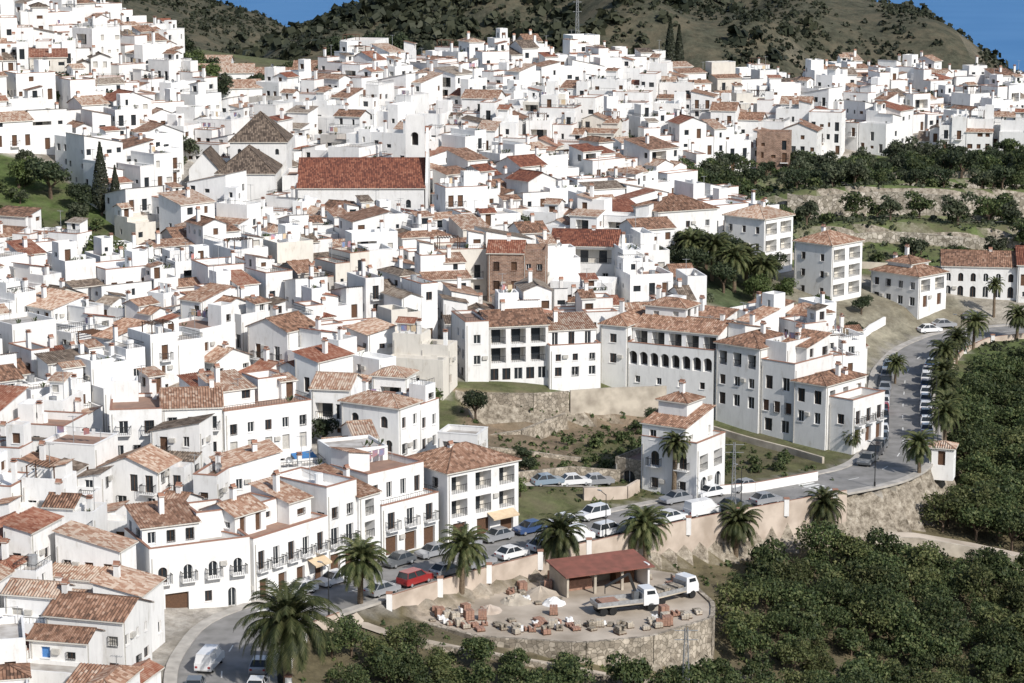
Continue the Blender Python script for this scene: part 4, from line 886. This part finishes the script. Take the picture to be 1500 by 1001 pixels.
PM=[palm(1,6.0,4.2,84),palm(2,5.0,3.6,72),palm(3,5.6,3.7,70),palm(4,7.5,2.6,56)]
for x,y,k,s in [(-21.8,213.5,0,1.3),(-16.4,239.8,1,1.),(-5.6,248.,2,.95),(5.8,258.2,1,1.05),(16,265.4,2,1.0),(20.6,285,3,.95),(27.6,274.7,1,.95),(39.5,282.7,2,.9),(54,297.5,1,.8),(60.8,316,2,.82),(62.6,326,1,.85),(64.4,337,2,.82),(66.3,347,1,.82),(68.5,358,2,.82),(71.9,366.5,1,.8),(75.9,373,2,.78),(84,377.6,1,.8),(83.5,394,3,.75),(33.5,382,1,1.1),(37,379,2,1.),(39.5,384,1,1.),(30,384,2,.9),(42,381,2,.9),(60,354,2,.6),(46.6,309.,1,.45)]:
    place(PM[k],'palm_tree',(x,y,hz(x,y)),R.random()*6,s)
for x,y,kd,s in [(-66,369,'lt',1.15),(-62,371,'lt',.8),(-82,408,'dk',1.1),(-76,404,'dk',.8),(-88,410,'lt',.9),(-58,377,'dk',.6),(-86,455,'dk',.9),(-81,458,'dk',.8),(-90,462,'dk',.7),
   (33,388,'dk',1.0),(28,386,'dk',.9),(38,391,'dk',1.),(42,386,'lt',.9),(30,379,'dk',.9),(35,377,'dk',.8),(40,375,'lt',.8),(26,380,'dk',.7),(45,380,'lt',.7),(44,391,'dk',.8),(-92,404,'lt',.6),(47,370,'dk',.6),(-70,374,'dk',.7),
   (-72,520,'lt',.9),(-66,500,'lt',.9),(-62,486,'dk',.9),(-56,505,'dk',.8),(-50,515,'lt',.7),(-77,538,'dk',1.),(-44,535,'dk',.9),(-35,575,'dk',1.4),(-30,580,'dk',1.3),(-42,572,'dk',1.3),
   (46,578,'lt',1.),(52,580,'lt',.9),(58,577,'dk',.8),(1.5,294,'dk',.35),(-5.,308,'dk',.65),(52,381,'lt',.5),(59,384,'dk',.5),(56,372,'dk',.6),(53.5,364,'lt',.5),(51,374,'dk',.6),(24,314,'dk',.45),(20,316,'dk',.5),(2,288,'dk',.4),(1,279,'lt',.45)]:
    place((DK if kd=='dk' else LT)[R.randrange(2)],'broadleaf_tree',(x,y,hz(x,y)-.2),R.random()*6,s)
place(CY[0],'cypress_tree',(-72.3,404,hz(-72.3,404)),0,1.08);place(CY[0],'cypress_tree',(-69.6,403,hz(-69.6,403)),1,.8)
place(CY[1],'cypress_tree',(40.,588,hz(40,588)),0,1.75);place(CY[1],'cypress_tree',(42.4,590,hz(42.4,590)),1,1.6);place(CY[1],'cypress_tree',(139,600,hz(139,600)),1,1.2)
KA=np.array(kept);tr=np.random.RandomState(21);nt_=0
for _ in range(9000):
    x=tr.uniform(-110,130);y=tr.uniform(235,600)
    if abs(x)>.25*y: continue
    if not(inpoly(MAIN,np.array([x]),np.array([y]))[0] or inpoly(RIDGE,np.array([x]),np.array([y]))[0]): continue
    if np.min(np.hypot(KA[:,0]-x,KA[:,1]-y)-KA[:,2])<.9 or np.min(np.hypot(FA[:,0]-x,FA[:,1]-y))<4.5: continue
    if abs(float(road(np.array([x]),np.array([y]))[0][0]))<8: continue
    if tr.rand()<.45: place(OL[tr.randint(4)],'olive_tree',(x,y,hz(x,y)-.1),tr.rand()*6,tr.uniform(.6,1.15))
    else: place(BU[tr.randint(3)],'garden_bush',(x,y,hz(x,y)-.1),tr.rand()*6,tr.uniform(.7,1.5))
    nt_+=1
    if nt_>220: break
def scatter(poly,sp,fn,jit=.35,seed=1):
    rs=np.random.RandomState(seed);P=np.array(poly);x0,y0=P.min(0);x1,y1=P.max(0)
    g=[(x+rs.uniform(-jit,jit)*sp,y+rs.uniform(-jit,jit)*sp) for x in np.arange(x0,x1,sp) for y in np.arange(y0,y1,sp)]
    g=np.array(g);m=inpoly(poly,g[:,0],g[:,1]);g=g[m];z=height(g[:,0],g[:,1]);d,_=road(g[:,0],g[:,1])
    for (x,y),zz,dd in zip(g,z,d): fn(x,y,zz,dd,rs)
def okv(x,y,path=PATH):
    for a,c in zip(path[:-1],path[1:]):
        dx,dy=c[0]-a[0],c[1]-a[1];t=min(1,max(0,((x-a[0])*dx+(y-a[1])*dy)/(dx*dx+dy*dy)))
        px,py=a[0]+t*dx,a[1]+t*dy
        if math.hypot(x-px,y-py)<(6.5 if y<py else 3.4): return False
    return True
def f1(x,y,z,d,rs):
    if abs(d)<8.2 or not okv(x,y) or float(polydist(YARD,np.array([x]),np.array([y]))[0])<2.2: return
    if rs.rand()<.05: return
    big=y>288 and x>50
    s=rs.uniform(.72,1.18)*(1.15 if big else 1)
    place(OR[rs.randint(7)],'orange_tree',(x,y,z-.25),rs.rand()*6,(s,s,s*rs.uniform(.85,1.15)))
ORCH=[(24,236),(17,230.5),(10,226.5),(4,218),(-4,200),(40,200),(75,225),(110,270),(130,362),(92,372),(76,360),(68,345),(62,320),(60,306),(54,295),(42,280),(30,268),(24,255)]
scatter(ORCH,3.8,f1,.28)
def f1b(x,y,z,d,rs):
    if abs(d)<7.6 or float(polydist(YARD,np.array([x]),np.array([y]))[0])<3.2: return
    big=rs.rand()<.55
    place((OR[rs.randint(7)] if big else BU[rs.randint(3)]),'orange_tree' if big else 'garden_bush',(x,y,z-.3),rs.rand()*6,rs.uniform(.6,.95))
scatter([(-19,234),(-14,231.5),(-8,229.6),(0,228),(8,227),(6,218),(-2,205),(-19,205)],3.1,f1b,.4,9)
def f4(x,y,z,d,rs):
    if not okv(x,y) or (y<282 and rs.rand()<.3): place(BU[rs.randint(3)],'garden_bush',(x,y,z-.2),rs.rand()*6,rs.uniform(.4,.9))
scatter([(46,283),(60,283),(90,277),(90,272),(60,278),(46,279)],2.6,f4,.5,19)
def town_at(x,y): return bool(inpoly(RIDGE,np.array([x]),np.array([y]))[0] or inpoly(MAIN,np.array([x]),np.array([y]))[0])
def f2(x,y,z,d,rs):
    if town_at(x,y) or abs(d)<7: return
    if y>415 and x>50 and min(abs(float(tline(q,x))-y) for q in(432,455,484))<3.0: return
    r=rs.rand()
    if r<.55: place(OL[rs.randint(4)],'olive_tree',(x,y,z-.2),rs.rand()*6,rs.uniform(.6,1.4))
    else: place(BU[rs.randint(3)],'garden_bush',(x,y,z-.2),rs.rand()*6,rs.uniform(.7,1.8))
scatter([(20,482),(36,480),(54,494),(68,516),(90,530),(160,530),(160,498),(100,488),(75,478),(50,466),(30,458)],4.2,f2,.45,3)
scatter([(40,470),(60,480),(150,480),(150,415),(60,413),(40,430)],6.5,f2,.5,4)
scatter([(60,458),(80,460),(150,462),(150,470),(60,470)],4.0,f2,.5,14)
scatter([(-110,418),(-88,424),(-75,412),(-65,394),(-60,374),(-69,366),(-78,392),(-95,384)],6,f2,.5,5)
scatter([(-60,474),(-71,500),(-81,545),(-39,560),(-39,536),(-47,505),(-53,480)],5,f2,.5,6)
def f3(x,y,z,d,rs):
    if abs(d)<7: return
    place(BU[rs.randint(3)],'garden_bush',(x,y,z-.2),rs.rand()*6,rs.uniform(.3,1.1))
scatter([(6,306),(22,320),(40,304),(38,297),(24,295),(14,294),(10,296)],2.6,f3,.5,7)
scatter([(-5,300),(6,304),(8,290),(0,285)],4,f3,.5,17)
def scrub(name,n,xr,yr,size,seed,mat,dens=None,nl=16):
    rs=np.random.RandomState(seed);x=rs.uniform(*xr,n);y=rs.uniform(*yr,n)
    cl=np.sin(x/19.+y/40.)+np.sin(x/7.-y/23.)+.8*rs.normal(size=n)
    m=cl>-.3
    if dens is not None: m&=dens(x,y,rs)
    x,y=x[m],y[m];z=height(x,y);n=len(x);s=size*(.5+rs.rand(n)**2*1.3)
    d=rs.normal(size=(n,nl,3));d/=np.linalg.norm(d,axis=2)[:,:,None];d[:,:,2]=np.abs(d[:,:,2])
    c=np.stack([x,y,z],1)[:,None,:]+d*s[:,None,None]*np.array([.9,.9,1.1])*(.6+.4*rs.rand(n,nl,1))
    nn=d+.5*rs.normal(size=d.shape);nn/=np.linalg.norm(nn,axis=2)[:,:,None]
    t=np.cross(nn,rs.normal(size=d.shape));t/=np.linalg.norm(t,axis=2)[:,:,None];bb=np.cross(nn,t);q=s[:,None,None]*.45
    V=np.stack([c-t*q,c-bb*q,c+t*q,c+bb*q],2).reshape(-1,3)
    me=bpy.data.meshes.new(name);k=len(V)//4
    me.vertices.add(len(V));me.vertices.foreach_set('co',V.ravel().astype(np.float32))
    me.loops.add(4*k);me.loops.foreach_set('vertex_index',np.arange(4*k,dtype=np.int32))
    me.polygons.add(k);me.polygons.foreach_set('loop_start',np.arange(0,4*k,4,dtype=np.int32))
    me.update(calc_edges=True);me.validate();me.materials.append(M[mat]);place(me,name)
scrub('hillside_scrub',38000,(-330,300),(690,1180),1.05,1,'shrub',None,12)
scrub('hillside_pine_wood',3600,(-160,110),(720,940),2.9,2,'shrub',lambda x,y,rs:(rs.rand(len(x))<np.clip(1.2-np.abs(x+40)/120,0,1)))
scrub('hillside_trees',1100,(-330,260),(720,1150),2.2,12,'shrub')
scrub('verge_grass_and_weeds',4600,(-30,45),(205,330),.32,3,'leaf',lambda x,y,rs:(road(x,y)[0]<-7)&(polydist(YARD,x,y)>1)|inpoly(GRD,x,y),10)
scrub('field_weeds',9000,(20,160),(405,530),.5,4,'leafgr',lambda x,y,rs:~inpoly(RIDGE,x,y)&~inpoly(MAIN,x,y),10)
scrub('verge_weeds',1800,(62,130),(345,385),.4,5,'leafgr',lambda x,y,rs:(road(x,y)[0]<-7),10)
# ------------------------------------------------------------------ vehicles
def carmesh(kind,paint):
    b=MB();W=.86
    if kind=='van': prof=[(-2.3,.35),(2.3,.35),(2.35,.9),(2.0,1.15),(-2.35,1.15),(-2.35,.5)];L=2.3
    elif kind=='suv': prof=[(-2.1,.35),(2.1,.35),(2.15,.75),(2.0,1.0),(1.1,1.1),(-2.1,1.1),(-2.15,.5)];L=2.1
    else: prof=[(-2.0,.3),(2.0,.3),(2.08,.6),(1.95,.8),(1.05,.92),(-1.85,.95),(-2.05,.8),(-2.05,.45)];L=2.
    n=len(prof)
    for sg in(-1,1):
        pts=[(x,sg*W,z) for x,z in prof];b.face(pts if sg<0 else pts[::-1],paint)
    for i in range(n):
        (x0,z0),(x1,z1)=prof[i],prof[(i+1)%n];b.face([(x0,-W,z0),(x1,-W,z1),(x1,W,z1),(x0,W,z0)],paint)
    if kind=='van': lo=(-2.3,1.75,1.152);hi=(-2.2,1.0,2.0)
    elif kind=='suv': lo=(-2.05,1.1,1.102);hi=(-1.8,.45,1.7)
    else: lo=(-1.75,1.0,.945);hi=(-1.1,.3,1.43)
    a=[(lo[0],-W+.04,lo[2]),(lo[1],-W+.04,lo[2]),(lo[1],W-.04,lo[2]),(lo[0],W-.04,lo[2])]
    c=[(hi[0],-W+.2,hi[2]),(hi[1],-W+.2,hi[2]),(hi[1],W-.2,hi[2]),(hi[0],W-.2,hi[2])]
    for k in range(4):
        g='glass' if not(kind=='van' and k in(0,2,3)) else paint
        b.face([a[k],a[(k+1)%4],c[(k+1)%4],c[k]],g)
    b.face(c,paint)
    e=.05;b.box(hi[0]-.02,hi[1]+.02,-W+.18,W-.18,hi[2]+.004,hi[2]+e,paint)
    for k in(0,2):
        y=a[k][1];yy=c[k][1]
        for t in(0.02,.5,.98):
            p=(lo[0]+(lo[1]-lo[0])*t,y*1.01,lo[2]);q=(hi[0]+(hi[1]-hi[0])*t,yy*1.01,hi[2]);b.beam(p,q,.035,paint)
    for x in(-L*.64,L*.64):
        for sg in(-1,1):
            b.cyl((x,sg*(W-.12)-.1,.32),.32,.2,'rubber',12,'y');b.cyl((x,sg*(W-.01)-.03,.32),.18,.06,'metal',8,'y')
    for sg in(-1,1):
        b.box(L+.02,L+.07,sg*.6-.18,sg*.6+.18,.58,.74,'metal');b.box(-L-.08,-L-.05,sg*.65-.12,sg*.65+.12,.65,.85,CARC[5])
    return b.mesh('car')
CARS={}
def car(x,y,yaw,kind=None,ci=None,z=None,rs=R):
    kind=kind or rs.choices(['car','suv','van'],[8,2,1])[0];ci=rs.choices(range(7),[6,5,3,3,1,.6,1.5])[0] if ci is None else ci
    if kind=='van': ci=0
    k=(kind,ci)
    if k not in CARS: CARS[k]=carmesh(kind,CARC[ci])
    d,rz=road(np.array([x]),np.array([y]));zz=(float(rz[0])+.01 if abs(d[0])<4.6 else hz(x,y)) if z is None else z
    place(CARS[k],'parked_van' if kind=='van' else 'parked_car',(x,y,zz),yaw)
def along(i,off): return RS[i,0]+NL[i,0]*off,RS[i,1]+NL[i,1]*off,math.atan2(T[i,1],T[i,0])
def parkrow(p,q,off,step,skip=.1,flip=0):
    i=ridx(*p);e=ridx(*q);t=float(i)
    while t<e:
        j=int(t);fr=t-j;a=along(j,off);c=along(min(j+1,len(RS)-1),off)
        if R.random()>skip: car(a[0]+(c[0]-a[0])*fr,a[1]+(c[1]-a[1])*fr,a[2]+flip+R.uniform(-.03,.03))
        t+=step/2.
parkrow((50.5,301),(66,370),2.9,4.75,.0,math.pi)
parkrow((55,316),(65,368),-3.35,5.0,.12)
parkrow((-16,246),(34,287),-3.3,5.1,.3)
parkrow((-20,242),(18,276),3.4,5.0,.15,math.pi)
parkrow((22,279),(36,288),3.3,5.4,.2,math.pi)
car(-24,238.5,.9,'suv',0);car(-30,219,1.4,'van',0);car(-24.5,212,1.5,'car',0);car(-24.8,218,1.5,'car',1);car(-30.5,212,1.6,'car',2)
for x,y,yw,c in [(71,386,.3,0),(74,389,.3,1),(80,393,.1,2),(11,287.8,.3,1),(8,286.6,.3,0),(4.5,285.2,.4,6)]: car(x,y,yw,'car',c)
def truck(crane):
    b=MB();p=CARC[0]
    b.box(1.6,3.4,-1.05,1.05,.7,1.5,p);a=[(1.6,-1.05,1.5),(3.4,-1.05,1.5),(3.4,1.05,1.5),(1.6,1.05,1.5)];c=[(1.65,-.95,2.5),(3.0,-.95,2.5),(3.0,.95,2.5),(1.65,.95,2.5)]
    for k in range(4): b.face([a[k],a[(k+1)%4],c[(k+1)%4],c[k]],'glass' if k==1 else p)
    b.face(c,p)
    for s in(-1,1): b.face([(2.0,s*1.03,1.6),(3.1,s*1.03,1.6),(2.9,s*.985,2.3),(2.0,s*.985,2.3)],'glass')
    b.box(-3.8,1.5,-.5,.5,.6,.85,'iron');b.box(-3.9,1.5,-1.15,1.15,.95,1.1,'conc',bot=True)
    q='metal'
    b.box(-3.9,1.5,-1.15,-1.08,1.1,1.55,q);b.box(-3.9,1.5,1.08,1.15,1.1,1.55,q);b.box(-3.9,-3.83,-1.08,1.08,1.1,1.55,q);b.box(1.43,1.5,-1.08,1.08,1.1,2.1,q)
    for x in(2.5,-2.0,-3.1):
        for s in(-1,1): b.cyl((x,s*.9-.15,.45),.45,.3,'rubber',14,'y')
    if crane:
        b.box(.7,1.3,-.4,.4,1.1,2.2,CARC[2]);b.beam((1,0,2.1),(.2,0,4.2),.14,'iron');b.beam((.2,0,4.2),(-2.6,0,3.0),.11,'iron');b.beam((-2.6,0,3.0),(-2.6,0,2.2),.04,'iron')
        b.box(-3.3,-1.2,-.9,.9,1.1,1.5,'pbrick')
    else:
        for i in range(5): b.box(-3.6+i,-2.75+i,-.9,.9,1.1,1.5+.15*(i%3),'stone')
    return b
truck(False).obj('flatbed_truck',(17.6,247.5,3.08),math.radians(38));truck(True).obj('crane_truck',(12.6,243.6,3.08),math.radians(20))
b=MB()
b.box(-5.2,-4.95,-2.2,2.2,0,2.5,'conc');b.box(-5.2,5.2,2.2,2.45,0,2.9,'conc');b.box(4.95,5.2,-2.2,2.2,0,2.7,'white')
for x in(-1.6,1.8): b.box(x-.15,x+.15,-2.1,-1.85,0,2.35,'conc')
zf_,zk_=2.5,3.15
b.face([(-5.6,-2.7,zf_),(5.6,-2.7,zf_),(5.6,2.7,zk_),(-5.6,2.7,zk_)],'rust');b.face([(-5.6,-2.7,zf_-.1),(5.6,-2.7,zf_-.1),(5.6,2.7,zk_-.1),(-5.6,2.7,zk_-.1)],'rust')
b.face([(-5.6,-2.7,zf_-.1),(5.6,-2.7,zf_-.1),(5.6,-2.7,zf_),(-5.6,-2.7,zf_)],'rust');b.face([(5.6,-2.7,zf_-.1),(5.6,2.7,zk_-.1),(5.6,2.7,zk_),(5.6,-2.7,zf_)],'rust')
b.box(-4,-1,0,1.6,0,1.2,'pbrick');b.box(2.2,4.5,.3,1.8,0,1.5,'wood')
b.obj('storage_shed',(10.,252.5,3.07),math.radians(24))
def pallet(kind,rs):
    b=MB()
    for k in(-.45,0,.45): b.box(k-.06,k+.06,-.5,.5,0,.1,'wood')
    b.box(-.55,.55,-.5,.5,.1,.13,'wood',bot=True)
    m={'b':'pbrick','s':'stone','w':'white','c':'conc'}[kind]
    for l in range(rs.randint(1,4)):
        for i in range(3):
            for j in range(2):
                if l and rs.random()<.2: continue
                b.box(-.5+i*.34,-.5+i*.34+.31,-.48+j*.49,-.48+j*.49+.45,.131+l*.27,.131+l*.27+.25,m)
    return b.mesh('pallet')
PL=[pallet(k,random.Random(i)) for i,k in enumerate('bbscwcbs')]
rp=random.Random(8)
for i in range(110):
    for _ in range(20):
        if i<60: x=rp.uniform(-8,20.5);y=234.6+rp.uniform(0.6,4.0)+max(0,(x-12))*.6+max(0,-(x+2))*.7
        else: x=rp.uniform(-9,19);y=rp.uniform(238,256)
        dd=float(polydist(YARD,np.array([x]),np.array([y]))[0])
        if dd<-.8 and math.hypot(x-17.6,y-247.5)>4.2 and math.hypot(x-12.6,y-243.6)>4.1 and math.hypot(x-10,y-252.5)>5.6 and not(abs(x-3)<6 and 240<y<246 and rp.random()<.9): break
    else: continue
    place(rp.choice(PL),'pallet_of_bricks',(x,y,3.07),rp.choice([.3,.35,1.9,.6,0]),rp.uniform(.6,1))
def pile(name,x,y,r,h,mat,seed):
    rs=np.random.RandomState(seed);b=MB();n=18;rings=[]
    for k in range(5):
        t=k/4;rings.append([((r*(1-t)+.02)*math.cos(6.283*j/n)*(1+.12*rs.randn()*(k>0)),(r*(1-t)+.02)*math.sin(6.283*j/n)*(1+.12*rs.randn()*(k>0)),h*t**.8+.05*rs.randn()*(0<k<4)-.05) for j in range(n)])
    for k in range(4):
        for j in range(n): b.face([rings[k][j],rings[k][(j+1)%n],rings[k+1][(j+1)%n],rings[k+1][j]],mat)
    b.obj(name,(x,y,3.06),0,True)
pile('sand_pile',3.2,249,2.2,1.3,'dirt',1);pile('gravel_pile',.4,247,1.8,1.,'conc',2);pile('plaster_pile',4.6,246.2,1.4,.9,'white',3);pile('sand_pile',-2.5,243.5,1.5,.8,'beige',4)
b=MB();volume(b,-1.6,1.6,-1.4,1.4,-2,2.5,random.Random(2),'hip',2,.5,'white',zf=0,ops={'f':[(1.1,2.1,.05,2.05,'door')],'b':[]});b.obj('white_hut',(58.2,303.5,4.9),-.3)
def mast(name,x,y,z,H,w,arms=True,r=.05):
    b=MB();k=max(4,int(H/1.4))
    def c(i,s): 
        ww=w*(1-.7*i/k);return [(ww*a,ww*d,H*i/k) for a,d in((-1,-1),(1,-1),(1,1),(-1,1))][s]
    for i in range(k):
        for s in range(4):
            b.beam(c(i,s),c(i+1,s),r,'metal');b.beam(c(i,s),c(i+1,(s+1)%4),r*.6,'metal');b.beam(c(i,s),c(i,(s+1)%4),r*.6,'metal')
    if arms:
        for hh in(.86,.97): b.beam((-1.2,0,H*hh),(1.2,0,H*hh),r,'metal')
    b.obj(name,(x,y,z))
mast('telecom_mast',18.,642,hz(18,642),24,.8,True,.06)
mast('electricity_pylon',17.8,226,hz(17.8,226),9,.45,True,.035);mast('electricity_pylon',27.5,278.,hz(27.5,278),9,.3,True,.03)
def lamp():
    b=MB();b.cyl((0,0,0),.07,5.5,'iron',8,r2=.04);b.cyl((0,0,0),.13,.6,'iron',8);b.beam((0,0,5.4),(1.1,0,5.8),.03,'iron');b.box(.9,1.5,-.11,.11,5.72,5.82,'metal',bot=True);return b.mesh('street_lamp')
LM=lamp()
for i in range(ridx(-24,238),ridx(80,384),11):
    x,y,yw=along(i,-4.8);place(LM,'street_lamp',(x,y,RS[i,2]+.12),yw+math.pi/2)
# ------------------------------------------------------------------ light, camera
EL=math.radians(38)
S=Vector((.60,-.80,.0)).normalized()*math.cos(EL);S.z=math.sin(EL)
l=bpy.data.lights.new('sun','SUN');l.energy=4.5;l.angle=math.radians(.5);l.color=(1,.96,.90);lo=bpy.data.objects.new('sun',l);COL.objects.link(lo)
lo.rotation_euler=S.to_track_quat('Z','Y').to_euler()
w=bpy.data.worlds.new('World');sc.world=w;w.use_nodes=True;nt=w.node_tree;bg=nt.nodes['Background'];sk=nt.nodes.new('ShaderNodeTexSky');sk.sky_type='NISHITA';sk.sun_disc=False
sk.sun_elevation=EL;sk.sun_rotation=math.atan2(S.x,S.y);nt.links.new(sk.outputs[0],bg.inputs[0]);bg.inputs[1].default_value=.125
f=3383.;p=math.atan(650/f)
c=bpy.data.cameras.new('camera');c.lens=36*f/1500;c.clip_start=1;c.clip_end=150000;co=bpy.data.objects.new('camera',c);COL.objects.link(co)
co.location=(0,0,80);co.rotation_euler=(math.pi/2-p,0,0);sc.camera=co
sc.view_settings.view_transform='Standard';sc.view_settings.look='None';sc.view_settings.exposure=0
